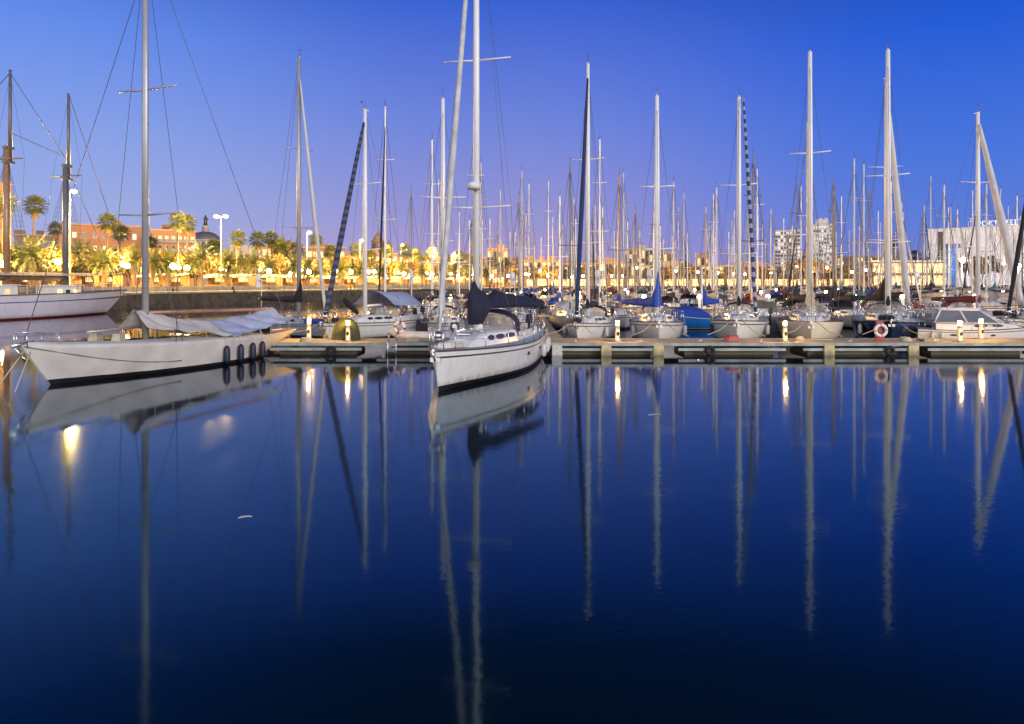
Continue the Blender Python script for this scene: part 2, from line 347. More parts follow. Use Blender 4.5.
# ------------------------------------------------------------------ boats
def hull_shape(Lh, B, fb, fbow, tw=.72, rake_b=.9, rake_s=.5, full=2.3, smax=.42, bwf=.86):
    def bd(t):
        if t < smax: return B/2*(tw+(1-tw)*math.sin(math.pi/2*t/smax))
        return B/2*max(.012, 1-((t-smax)/(1-smax))**full)
    def sheer(t): return fb+(fbow-fb)*t**2*1.0+.06*(1-t)**3-.05*math.sin(math.pi*t)
    def pt(t, v, side, off=0.0):
        x = -Lh/2+Lh*t
        vv = max(v, -.35)
        x -= rake_b*(1-vv)*t**5
        x += rake_s*(1-vv)*(1-t)**5
        wl = bd(t)*bwf*(1 if t < smax else max(.02, 1-((t-smax)/(1-smax))**1.9*.75))
        if v >= 0: y = wl+(bd(t)-wl)*(v**.62)
        else: y = wl*(1+v*1.5)
        return (x, side*(y+off), (sheer(t)*v if v >= 0 else v*1.0))
    return bd, sheer, pt
VS = [-.4, -.15, 0, .045, .13, .35, .6, .8, .845, .95, 1.0]
def hull_mesh(name, sh, mats, n=26, vs=VS, stripe=True, rnd_transom=.0):
    bd, sheer, pt = sh; m = MB()
    ts = [i/n for i in range(n+1)]; ts = [1-(1-t)**1.25 for t in ts]
    rm = [0, 0, 0, 1, 2, 2, 2, 3 if stripe else 2, 2, 4]
    for side in (-1, 1):
        rings = [[pt(t, v, side) for v in vs] for t in ts]
        if side == 1: rings = rings[::-1]
        m.loft(rings, closed=False, rowmat=lambda i, k: rm[k])
    tr = [pt(0, v, -1) for v in vs[2:]] + [pt(0, v, 1) for v in vs[2:]][::-1]
    m.add(tr, [list(range(len(tr)))], 2)
    st = [pt(1, v, -1) for v in vs] + [pt(1, v, 1) for v in vs][::-1]
    nn = len(vs)
    m.add(st, [(k, 2*nn-1-k, 2*nn-2-k, k+1) for k in range(nn-1)], 2)
    return m.mesh(name, mats)
def deck_mesh(name, sh, m_, Lh, n=20, camber=.06, drop=.05):
    bd, sheer, pt = sh; m = MB(); rings = []
    for i in range(n+1):
        t = i/n; a = pt(t, .97, 1); z_ = a[2]; w_ = max(a[1]-.02, .005)
        rings.append([(a[0], w_*k, z_-drop+camber*(1-k*k)+.03) for k in (-1, -.6, -.2, .2, .6, 1)])
    m.loft(rings, closed=False); return m.mesh(name, m_)
def roof_prof(x0, x1, w0, w1, h, zb, slope=.35):
    # lofted coachroof; returns side(t, v, side) too
    def st(t):
        hh = h*(min(1, (1-t)/slope)**.6 if t > 1-slope else 1)
        ww = w0+(w1-w0)*t**1.3
        return x0+(x1-x0)*t, ww, hh
    def side(t, v, sd):
        x, ww, hh = st(t); return (x, sd*(ww/2-(.12*v*hh/h if h else 0)), zb(x)+hh*v)
    return st, side
def roof_mesh(name, args, m_, n=14):
    x0, x1, w0, w1, h, zb = args; st, side = roof_prof(*args); m = MB(); rings = []
    for i in range(n+1):
        t = i/n; x, ww, hh = st(t); zz = zb(x)
        r = [(x, -ww/2, zz-.08), (x, -ww/2+.12, zz+hh*.88), (x, -ww/2+.22, zz+hh), (x, 0, zz+hh+.05*min(1, hh/.2)), (x, ww/2-.22, zz+hh), (x, ww/2-.12, zz+hh*.88), (x, ww/2, zz-.08)]
        rings.append(r)
    m.loft(rings, closed=False, smooth=False); nn = len(rings[0])
    m.add(rings[0], [list(range(nn))[::-1]]); m.add(rings[-1], [list(range(nn))])
    return m.mesh(name, m_)
def window_panel(args, t0, t1, v0, v1, sd, off=.012):
    st, side = roof_prof(*args); m = MB(); rings = []
    for i in range(7):
        u = i/6; t = t0+(t1-t0)*u; k = math.sin(math.pi*min(max(u, .04), .96))**.35; c_ = (v0+v1)/2; hv = (v1-v0)/2*k
        a = side(t, c_-hv, sd); b_ = side(t, c_+hv, sd)
        rings.append([(a[0], a[1]+sd*off, a[2]), (b_[0], b_[1]+sd*off, b_[2])])
    m.loft(rings, closed=False, smooth=False); return m
def boom_cover(x0, x1, z0, z1, h0, h1, wid=.16, peak=None, n=12, rough=.02):
    """canvas cover over a boom from x0 (mast) to x1 (end)"""
    m = MB(); rings = []
    for i in range(n+1):
        t = i/n; x = x0+(x1-x0)*t; zb = z0+(z1-z0)*t
        h = h0+(h1-h0)*t**.8
        if peak and t < peak[0]: h += peak[1]*(1-t/peak[0])**1.6
        ww = wid*(1-.45*t); jx = rough*random.uniform(-1, 1); jz = rough*random.uniform(-1, 1)
        if i == 0: ww *= .8
        rings.append([(x, -ww*.6+jx, zb-.12), (x, -ww, zb+.08+jz), (x, -ww*.75, zb+h*.55), (x, -.035+jx, zb+h+jz), (x, .035+jx, zb+h+jz), (x, ww*.75, zb+h*.55), (x, ww, zb+.08), (x, ww*.6, zb-.12)])
    return m.loft(rings, caps=True)
def mast_parts(root, mx, zd, H, r, mm, spreaders, sw, wires=True, L_bow=None, L_stern=None, bw=1.4, radar=None, wr=.012, fore_h=.96, backstay=True, deck_z=0):
    m = MB(); m.tube([(mx, 0, zd), (mx, 0, zd+(H-zd)*.6), (mx, 0, H)], [r, r, r*.75], n=10, flat=.8)
    m.box((mx-.12, 0, H+.03), (.5, .1, .06))
    mast = m.build('mast', mm, root)
    for h in spreaders:
        for sd in (-1, 1):
            q = MB(); q.tube([(mx, 0, h), (mx-.12, sd*sw, h+.08)], [r*.32, r*.2], n=6); q.build('spreader', mm, mast)
    q = MB(); q.tube([(mx, 0, H), (mx, 0, H+.7)], .012, n=4); q.tube([(mx, 0, H+.12), (mx+.35, 0, H+.3)], .012, n=4); q.box((mx+.35, 0, H+.42), (.28, .02, .09)); q.build('masthead_vane', wire_m, mast)
    if radar:
        q = MB(); q.tube([(mx+.35, 0, radar-.12), (mx+.35, 0, radar+.12)], .26, n=12); q.box((mx+.12, 0, radar-.06), (.3, .1, .08)); q.build('radar', white_p, mast)
    if wires:
        for sd in (-1, 1):
            for k, h in enumerate(spreaders[:1] or [H*.6]):
                q = MB(); q.tube([(mx-.15, sd*bw, zd), (mx-.12, sd*sw, h+.08), (mx, 0, H*.97)], wr, n=4); q.build('shroud', wire_m, root)
                q = MB(); q.tube([(mx-.55, sd*bw*.95, zd), (mx, 0, h)], wr, n=4); q.build('shroud', wire_m, root)
        if L_bow is not None:
            q = MB(); q.tube([(L_bow, 0, deck_z+.2), (mx, 0, H*fore_h)], wr, n=4); q.build('forestay', wire_m, root)
        if L_stern is not None and backstay:
            q = MB(); q.tube([(L_stern, 0, deck_z), (mx, 0, H)], wr, n=4); q.build('backstay', wire_m, root)
    return mast
def furled(root, p0, p1, r, mm, n=14):
    p0, p1 = Vector(p0), Vector(p1); m = MB(); pts = []; rs = []
    for i in range(n+1):
        t = i/n; pts.append(p0.lerp(p1, t)); rs.append(r*(.3+.7*math.sin(math.pi*min(.93, .12+t*.8))**.6)*(1-.35*t)*random.uniform(.94, 1.06))
    m.tube(pts, rs, n=8); o = m.build('furled_jib', mm, root)
    q = MB(); q.tube([p0-(p1-p0).normalized()*.2, p0+(p1-p0).normalized()*.02], .12, n=10); q.build('furling_drum', steel, o)
    return o
def guardrail(root, sh, t0=.06, t1=.93, n=7, h=.62):
    bd, sheer, pt = sh
    for sd in (-1, 1):
        m = MB(); tops = []
        for i in range(n+1):
            t = t0+(t1-t0)*i/n; a = pt(t, 1, sd); y = a[1]-sd*.06
            m.tube([(a[0], y, a[2]-.04), (a[0], y, a[2]+h)], .014, n=5); tops.append((a[0], y, a[2]+h))
        m.tube(tops, .007, n=4); m.tube([(x, y, z_-h*.5) for x, y, z_ in tops], .007, n=4)
        m.build('guardrail', steel, root)
    a = pt(.93, 1, 1); b_ = pt(1, 1, 1); m = MB()
    x0, y0, z0 = a[0], a[1]-.06, a[2]+h; xb = b_[0]+.12
    path = [(x0, y0, z0), (xb-.15, .22, z0+.06), (xb, 0, z0+.08), (xb-.15, -.22, z0+.06), (x0, -y0, z0)]
    m.tube(path, .018, n=6); m.tube([(x, y, z_-.3) for x, y, z_ in path], .014, n=5)
    for q_ in (path[1], path[3]): m.tube([(q_[0]-.12, q_[1], b_[2]-.03), q_], .016, n=5)
    m.build('pulpit', steel, root)
    a = pt(.06, 1, 1); b_ = pt(0, 1, 1); m = MB()
    path = [(a[0], a[1]-.06, a[2]+h), (b_[0]+.08, b_[1]-.12, b_[2]+h), (b_[0]+.08, -b_[1]+.12, b_[2]+h), (a[0], -a[1]+.06, a[2]+h)]
    m.tube(path, .018, n=6)
    for q_ in path: m.tube([(q_[0], q_[1], b_[2]-.04), q_], .016, n=5)
    m.build('pushpit', steel, root)
def sprayhood(root, x0, x1, w_, h, zb, mm, win=True):
    """hood open aft at x0, sloping down forward to x1"""
    m = MB(); rings = []; na = 10
    def arch(x, ww, hh):
        return [(x, -ww/2*math.cos(math.pi*k/na)*(1 if abs(math.cos(math.pi*k/na)) < .99 else 1), zb+hh*math.sin(math.pi*k/na)**.55) for k in range(na+1)]
    for x, ww, hh in ((x0-.15, w_, h*.96), (x0+.12, w_, h), (x0+(x1-x0)*.45, w_*.96, h*.93), (x0+(x1-x0)*.52, w_*.95, h*.86)):
        rings.append(arch(x, ww, hh))
    m.loft(rings, closed=False); o = m.build('sprayhood', mm, root)
    m = MB(); rings = [arch(x0+(x1-x0)*.53, w_*.94, h*.84), arch(x1, w_*.84, .04)]
    m.loft(rings, closed=False); m.build('window', glass_v if win else mm, o)
    for k, xx in enumerate((x0, x0+(x1-x0)*.5)):
        q = MB(); q.tube(arch(xx, w_-.04, h*(.97 if k == 0 else .85)), .015, n=5); q.build('hoop', steel, o)
def bimini(root, x0, x1, w_, z_, zd, mm):
    m = MB(); rings = []
    for i in range(7):
        t = i/6; x = x0+(x1-x0)*t; zz = z_-.10*(2*t-1)**2
        rings.append([(x, w_/2*k, zz-.16*abs(k)**3) for k in (-1, -.8, -.4, 0, .4, .8, 1)])
    m.loft(rings, closed=False); m.add([(rings[0][k][0], rings[0][k][1], rings[0][k][2]-(.14 if True else 0)) for k in range(7)]+rings[0], [(k, k+1, k+8, k+7) for k in range(6)])
    o = m.build('bimini', mm, root)
    for xx in (x0+.05, (x0+x1)/2, x1-.05):
        q = MB(); q.tube([((x0+x1)/2, -w_/2, zd), (xx, -w_/2+.02, z_-.2), (xx, 0, z_-.03), (xx, w_/2-.02, z_-.2), ((x0+x1)/2, w_/2, zd)], .016, n=5); q.build('bimini_hoop', steel, o)
def fender(root, p, r=.13, l=.6, mm=None, rope=True):
    m = MB(); rs = [.3, .85, 1, 1, 1, .85, .3]; hs = [0, .1, .22, .5, .78, .9, 1]
    m.tube([(p[0], p[1], p[2]-l*h) for h in hs], [r*q for q in rs], n=10, mi=0)
    m.tube([(p[0], p[1], p[2]-.02), (p[0], p[1]*.97, p[2]+.45)], .012, n=4, mi=1)
    m.build('fender', [mm or rubber, rope_m], root)
def port_hole(root, x, y, z_, sd, w_=.42, h=.16):
    m = MB(); m.add([(x+w_/2*math.cos(a)*1, y, z_+h/2*math.sin(a)) for a in [math.pi*2*k/12 for k in range(12)]][::(1 if sd < 0 else -1)], [list(range(12))]); m.build('porthole', glass_d, root)

def sailboat(name, label, cfg, mast_xy, bow_xy, cat='sailboat', group=None):
    """full sloop: mast at s_m along the hull; heading from the mast to the bow"""
    g = cfg.get; Lh = g('L', 10.5); B = g('B', 3.4); fb = g('fb', 1.05); fbow = g('fbow', 1.35)
    d = Vector((bow_xy[0]-mast_xy[0], bow_xy[1]-mast_xy[1])).normalized(); rz = math.atan2(d.y, d.x)
    mx = Lh*(g('sm', .6)-.5)
    cx, cyy = mast_xy[0]-d.x*mx, mast_xy[1]-d.y*mx
    root = empty(name, (cx, cyy, 0), rz, label, cat, group)
    sh = hull_shape(Lh, B, fb, fbow, g('tw', .72), g('rb', .7), g('rs', .3), g('full', 2.3), g('smax', .42))
    hm = g('hull', gel_white)
    link('hull', hull_mesh('hull', sh, [g('anti', antif), g('boot', stripe_m), hm, g('stripe', stripe_m), g('rail', rail_m)]), root)
    link('deck', deck_mesh('deck', sh, g('deck', deck_m), Lh), root)
    zb = lambda x: sh[1](min(1, max(0, x/Lh+.5)))+.02
    args = (-Lh*g('ra', .1), Lh*g('rf', .27), B*.62, B*.26, g('rh', .42), zb)
    cr = link('coachroof', roof_mesh('coachroof', args, g('roofm', gel_white)), root)
    for sd in (-1, 1):
        for a, b_ in g('wins', ((.08, .3), (.34, .52), (.56, .68))):
            window_panel(args, a, b_, .32, .74, sd).build('window', glass_d, cr)
    for t in (.42, .8):
        x = args[0]+(args[1]-args[0])*t; st, _ = roof_prof(*args); _, ww, hh = st(t)
        q = MB(); q.box((x, 0, zb(x)+hh+.07), (.5, .5, .05)); q.box((x, 0, zb(x)+hh+.1), (.42, .42, .02), mi=1); q.build('hatch', [steel, glass_d], cr)
    for sd in (-1, 1):
        q = MB(); x0, x1 = -Lh*.42, -Lh*.11
        q.box(((x0+x1)/2, sd*B*.3, zb(-Lh*.25)+.12), (x1-x0, .14, .32)); q.build('cockpit_coaming', g('roofm', gel_white), root)
    q = MB(); q.torus((0, 0, 0), .38, .018, axis='Y', n=20, m=6); q.tube([(-.38, 0, 0), (.38, 0, 0)], .012, n=4); q.tube([(0, 0, -.38), (0, 0, .38)], .012, n=4)
    wh = q.build('steering_wheel', steel, root); wh.location = (-Lh*.34, 0, zb(-Lh*.34)+.55); wh.rotation_euler = (0, 0, R(90))
    H = g('H', 15); zd = zb(mx)+args[4]*.6
    bxp = sh[2](1, 1, 1)
    mast_parts(root, mx, zd, H, g('mr', .12), g('mast', alu_w), g('spr', (H*.4, H*.68)), g('sw', 1.0), True, bxp[0]-.1, sh[2](0, 1, 1)[0]+.1, B*.42, g('radar'), g('wr', .012), g('fh', .96), deck_z=bxp[2])
    if g('jib'): furled(root, (bxp[0]-.25, 0, bxp[2]+.45), (mx+.12, 0, H*g('fh', .96)-.25), g('jr', .11), g('jib'))
    bl = g('bl', 4.0); zbm = zd+g('bh', .75); ba = g('ba', 0)
    Mb = Matrix.Translation((mx, 0, 0)) @ Matrix.Rotation(ba, 4, 'Z')
    q = MB(); q.tube([(-.1, 0, zbm), (-bl, 0, zbm+.05)], .07, n=8); bm = q.build('boom', g('mast', alu_w), root); bm.matrix_local = Mb
    cv = g('cover', cv_navy)
    if cv:
        q = boom_cover(g('cx', .14), -bl*.97, zbm-.02, zbm+.05, g('ch0', .5), g('ch1', .18), g('cw', .17), g('peak')); c_ = q.build('sail_cover', cv, root); c_.matrix_local = Mb
    if g('hood'): sprayhood(root, -Lh*.13, -Lh*.0, B*.58, g('hoodh', .8), zb(-Lh*.1)+.3, g('hood'))
    if g('bim'): bimini(root, -Lh*.44, -Lh*.2, B*.66, zb(-Lh*.3)+g('bimh', 1.75), zb(-Lh*.3)+.1, g('bim'))
    if g('rails', True): guardrail(root, sh)
    for (t, sd, mm, *zz) in g('fenders', ()):
        a = sh[2](t, .8, sd, .14); fender(root, (a[0], a[1], a[2]), g('fr', .12), .6, mm)
    for (t, sd) in g('ports', ()):
        a = sh[2](t, .62, sd, .012); port_hole(root, a[0], a[1], a[2], sd)
    rr = random.Random(label); ax = -Lh/2+.25; az = zb(-Lh/2)+.55
    q = MB(); q.box((ax, .7, az), (.22, .3, .42), taper=.8); q.box((ax-.05, .7, az-.4), (.1, .12, .5)); q.build('outboard', rubber, root)
    q = MB(); q.torus((ax+.1, -.75, az), .24, .07, axis='Y', n=16, m=6); q.build('life_ring', rr.choice([white_p, float_y, red_p]), root)
    if rr.random() < .6:
        q = MB(); q.tube([(ax, -.2, az), (ax, -.2, az+2.3)], .03, n=6); q.tube([(ax-.15, -.2, az+2.3), (ax+.25, -.2, az+2.3)], [.12, .05], n=8)
        for k in range(3): q.box((ax-.17, -.2+.3*math.cos(k*2.09), az+2.3+.3*math.sin(k*2.09)), (.02, .5*abs(math.cos(k*2.09))+.06, .5*abs(math.sin(k*2.09))+.06))
        q.build('wind_generator', white_p, root)
    if rr.random() < .6:
        q = MB(); q.tube([(Lh*.3, -.5, zb(Lh*.3)+.12), (Lh*.42, .1, zb(Lh*.4)+.14)], [.16, .13], n=8); q.build('sail_bag', rr.choice([cv_navy, cv_white, cv_blue]), root)
    if g('moor', True):
        for sd in (-1, 1):
            e = Vector((bxp[0]+1.3, sd*1.5, .62)); a_ = Vector((bxp[0]-.3, sd*.25, bxp[2])); mid_ = (a_+e)/2-Vector((0, 0, .16))
            q = MB(); q.tube([a_, mid_, e], .02, n=5); q.build('mooring_line', rope_m, root)
    q = MB(); q.tube([(bxp[0]-.4, .0, bxp[2]), (bxp[0]+.25, 0, bxp[2]+.02)], .05, n=6); q.tube([(bxp[0]+.2, -.05, bxp[2]-.02), (bxp[0]+.05, 0, bxp[2]-.35)], .03, n=5)
    q.box((bxp[0]+.02, 0, bxp[2]-.3), (.06, .34, .14)); q.build('anchor', steel, root)
    return root, sh, zb, zbm

# ---- centre yacht, stern to the pontoon
cb, csh, czb, czm = sailboat('sailing_yacht', 'white sailing yacht with navy boom cover and teal bimini moored alone before the pontoon', dict(
    L=12.1, B=3.9, fb=1.15, fbow=1.36, H=19.5, sm=.6, mr=.125, mast=alu_w, spr=(6.4, 12.1), sw=1.35, hull=gel_white, boot=antif, stripe=stripe_m, rail=rail_m, deck=deck_b, rb=.25, rs=.5,
    tw=.78, full=2.0, cover=None, bl=4.8, bh=1.05, ba=R(-24), bimh=1.42, hood=cv_navy, hoodh=.95, bim=cv_teal, radar=7.2, rh=.46, ra=.08, rf=.3, wr=.009, moor=False,
    fenders=((.1, 1, fender_w), (.16, 1, fender_w), (.05, 1, fender_w), (.3, 1, fender_w)), ports=((.3, 1), (.5, 1))), (-1.38, 26.4), (-2.42, 21.7))
def centre_extras():
    Mb = Matrix.Translation((12.1*.1, 0, 0)) @ Matrix.Rotation(R(-24), 4, 'Z'); zz = czm
    m = MB(); rings = []; n = 18
    for i in range(n+1):
        t = i/n; x = .42-5.0*t
        if t < .22: h = 1.15-.65*(t/.22)**.8; w_ = .4-.4*t
        elif t < .3: h = .5+.16*(t-.22)/.08; w_ = .3
        else: h = .66-.42*(t-.3)/.7; w_ = .29-.18*(t-.3)
        if i == 0: h = .6; w_ = .12
        if i == 1: h = 1.1; w_ = .34
        low = .62 if t < .12 else (.35 if t < .2 else .03)
        j = lambda a: a*random.uniform(-1, 1)
        rings.append([(x, -w_*.55, zz-low), (x+j(.03), -w_, zz+.1+j(.04)), (x, -w_*.8+j(.03), zz+h*.45), (x, -w_*.35+j(.02), zz+h*.8), (x, 0, zz+h), (x, w_*.35+j(.02), zz+h*.8), (x, w_*.8+j(.03), zz+h*.45), (x+j(.03), w_, zz+.1+j(.04)), (x, w_*.55, zz-low)])
    m.loft(rings, caps=True); o = m.build('sail_cover', cv_navy, cb); o.matrix_local = Mb
    # furled headsail
    b = csh[2](1, 1, 1)
    # foredeck cushions, vents and a coiled rope
    for x, y in ((2.5, -.45), (2.3, .5)):
        q = MB(); q.tube([(x, y, czb(x)+.45), (x, y, czb(x)+.62), (x+.12, y, czb(x)+.68)], [.06, .06, .09], n=8); q.build('vent', white_p, cb)
    q = MB(); q.torus((4.4, .2, czb(4.4)+.05), .22, .04, axis='Z', n=16, m=6); q.torus((4.4, .2, czb(4.4)+.11), .2, .04, axis='Z', n=16, m=6); q.build('coiled_rope', rope_m, cb)
    for sd, x in ((-1, .6), (1, .6)):
        q = MB(); q.tube([(x-.6, sd*.95, czb(0)+.02), (x-.6, sd*.95, czb(0)+.16)], [.08, .06], n=10); q.build('winch', steel, cb)
    for sd in (-1, 1):
        q = MB(); q.tube([(-5.7, sd*1.0, 1.15), (-5.7, sd*1.0, 2.6), (-4.9, sd*1.0, 2.75)], .03, n=6); q.build('davit', steel, cb)
    q = MB(); q.box((4.9, 0, czb(4.9)+.1), (.6, .5, .14), taper=.8); q.build('windlass', white_p, cb)
centre_extras()
# its big furled genoa, set from bow to masthead well above the frame
furled(cb, (5.75, 0, 1.9), (1.3, 0, 19.2), .12, mat('jib_sacrificial_grey', (.6, .6, .6), .8, var=.2, scale=2, bump=.3), n=22)

# ---- classic yacht under winter covers
def covered_yacht():
    Lh = 13.9; B = 3.1; bow = Vector((-16.25, 22.6)); d = Vector((.333, .943)).normalized()   # d runs from bow to stern
    c_ = bow+d*Lh/2; rz = math.atan2(-d.y, -d.x)
    root = empty('classic_yacht', (c_.x, c_.y, 0), rz, 'long classic sailing yacht wrapped in pale canvas covers with dark fenders hanging alongside', 'sailboat')
    sh = hull_shape(Lh, B, 1.05, 1.42, .3, 1.0, 3.0, 2.4, .46, .9)
    bd, sheer, pt = sh
    link('hull', hull_mesh('hull', sh, [antif, antif, gel_warm, gel_warm, gel_white], stripe=False), root)
    link('deck', deck_mesh('deck', sh, teak, Lh), root)
    for sd in (-1, 1):      # canvas hull cover with creases
        m = MB(); rings = []; n = 70
        for i in range(n+1):
            t = .25+.75*i/n; ring = []
            for k, v in enumerate([.13+.012*mnoise.noise(Vector((i*.15, 0, 0))), .22, .35, .5, .65, .8, .92, 1.0]):
                x, y, z_ = pt(t, v, sd, .03)
                nz_ = mnoise.noise(Vector((x*1.3+z_*1.2, z_*.5, sd*3.0)))*.06+abs(mnoise.noise(Vector((x*2.6-z_*1.6, z_*.4, 7))))*.045
                ring.append((x+(.03 if i == n else 0), y+sd*nz_*(1 if i < n-2 else .1), z_))
            x, y, z_ = pt(t, 1.0, sd, 0); ring.append((x, y*.8, z_+.06)); ring.append((x, y*.45, z_+.12))
            rings.append(ring)
        m.loft(rings, closed=False); m.build('hull_cover', cv_white, root)
    for sd in (-1, 1):
        m = MB(); pts = [tuple(pt(.62+.38*k/10, .98-.62*math.sin(math.pi*.5*(1-k/10)), sd, .06)) for k in range(11)]
        m.tube(pts, .022, n=5); m.build('lashing_line', mat('green_rope', (.16, .26, .2), .9, var=.2), root)
    mxx = Lh*.5-4.9; zb = lambda x: sheer(x/Lh+.5)
    H = 17.5
    mast_parts(root, mxx, zb(mxx), H, .145, alu, (6.2, 11.2), 1.55, True, Lh/2-.1, -Lh/2+.2, B*.46, None, .016, .92, deck_z=1.4)
    def tent(name, x0, x1, z0, z1, w0, w1, low0, low1, mm, sag=.15):
        m = MB(); n = 44; rings = []
        for i in range(n+1):
            t = i/n; x = x0+(x1-x0)*t; zr = z0+(z1-z0)*t-sag*math.sin(math.pi*t); wv = w0+(w1-w0)*t; lo = low0+(low1-low0)*t
            ring = []
            for k in [q_/12 for q_ in range(-12, 13)]:
                a = abs(k); zz = zr+(lo-zr)*(a**1.15)-.10*math.sin(math.pi*a)
                sc_l = .05*math.sin(math.pi*a)*math.cos(x*5.2)*(1 if a > .3 else .4); zz += sc_l+mnoise.noise(Vector((x*1.6+k*2.2, k*1.2, z0)))*.11*(1 if 0 < i < n else .3)+abs(mnoise.noise(Vector((x*4-k*4, k*1.5, 5))))*.035
                ring.append((x, wv*k, zz))
            rings.append(ring)
        m.loft(rings, closed=False); o_ = m.build(name, mm, root)
        for sd in (0, -1):
            for i in range(3, n, 8):
                p = rings[i][sd]; q = MB(); q.tube([p, (p[0]+.05, p[1]*1.02, .95)], .012, n=4); q.build('tie_line', rope_m, o_)
        return o_
    t1 = tent('boom_tent', mxx+.55, mxx-3.6, 2.5, 1.75, .75, 1.45, 1.75, 1.15, cv_white, .12)
    t2 = tent('cockpit_tent', mxx-3.3, mxx-7.6, 1.85, 2.3, 1.5, 1.1, 1.12, 1.65, cv_lblue, .12)
    q = MB(); q.tube([(mxx-.1, 0, 2.32), (mxx-7.4, 0, 2.2)], .08, n=8); q.build('boom', wood_m, root)
    q = MB(); q.tube([(mxx+.5, .0, 1.75), (mxx+2.6, .1, 1.72)], .05, n=6); q.build('spinnaker_pole', alu, root)
    for t, z_ in ((.46, 1), (.395, 1), (.33, 1), (.27, 1)):
        a = pt(t, .72, 1, .2); fender(root, (a[0], a[1], a[2]+.05), .135, .78, rubber)
    guardrail_pts = []
    m = MB(); b_ = pt(1, 1, 1); a = pt(.93, 1, 1)
    path = [(a[0], a[1], a[2]+.4), (b_[0], .25, b_[2]+.45), (b_[0]+.25, 0, b_[2]+.47), (b_[0], -.25, b_[2]+.45), (a[0], -a[1], a[2]+.4)]
    m.tube(path, .022, n=6)
    for p in path: m.tube([(p[0]-.05, p[1]*.9, b_[2]-.05), p], .018, n=5)
    m.build('pulpit', steel, root)
    q = MB(); q.tube([(b_[0]-.4, 0, b_[2]+.08), (b_[0]+.35, 0, b_[2]+.02)], .07, n=6); q.tube([(b_[0]+.2, 0, b_[2]-.05), (b_[0]-.15, 0, b_[2]-.55)], .035, n=5); q.build('anchor', steel, root)
    q = MB()
    for k in range(3): q.box((-Lh*.33-k*.25, (-.3, .25, 0)[k], zb(-4.6)+.2), (.35, .4, .35), rz=k*.5)
    q.build('stowed_gear', cv_black, root)
    for x, y in ((mxx+1.6, .45), (mxx+1.9, -.35)):
        q = MB(); q.box((x, y, zb(x)+.22), (.5, .35, .3), rz=.4, taper=.7); q.build('deck_box', cv_beige, root)
    for sd in (-1, 1):
        m = MB(); m.tube([(b_[0]-.2, sd*.15, b_[2]-.2), (b_[0]+.6, sd*.5, -.15)], .02, n=5); m.build('mooring_line', rope_m, root)
covered_yacht()

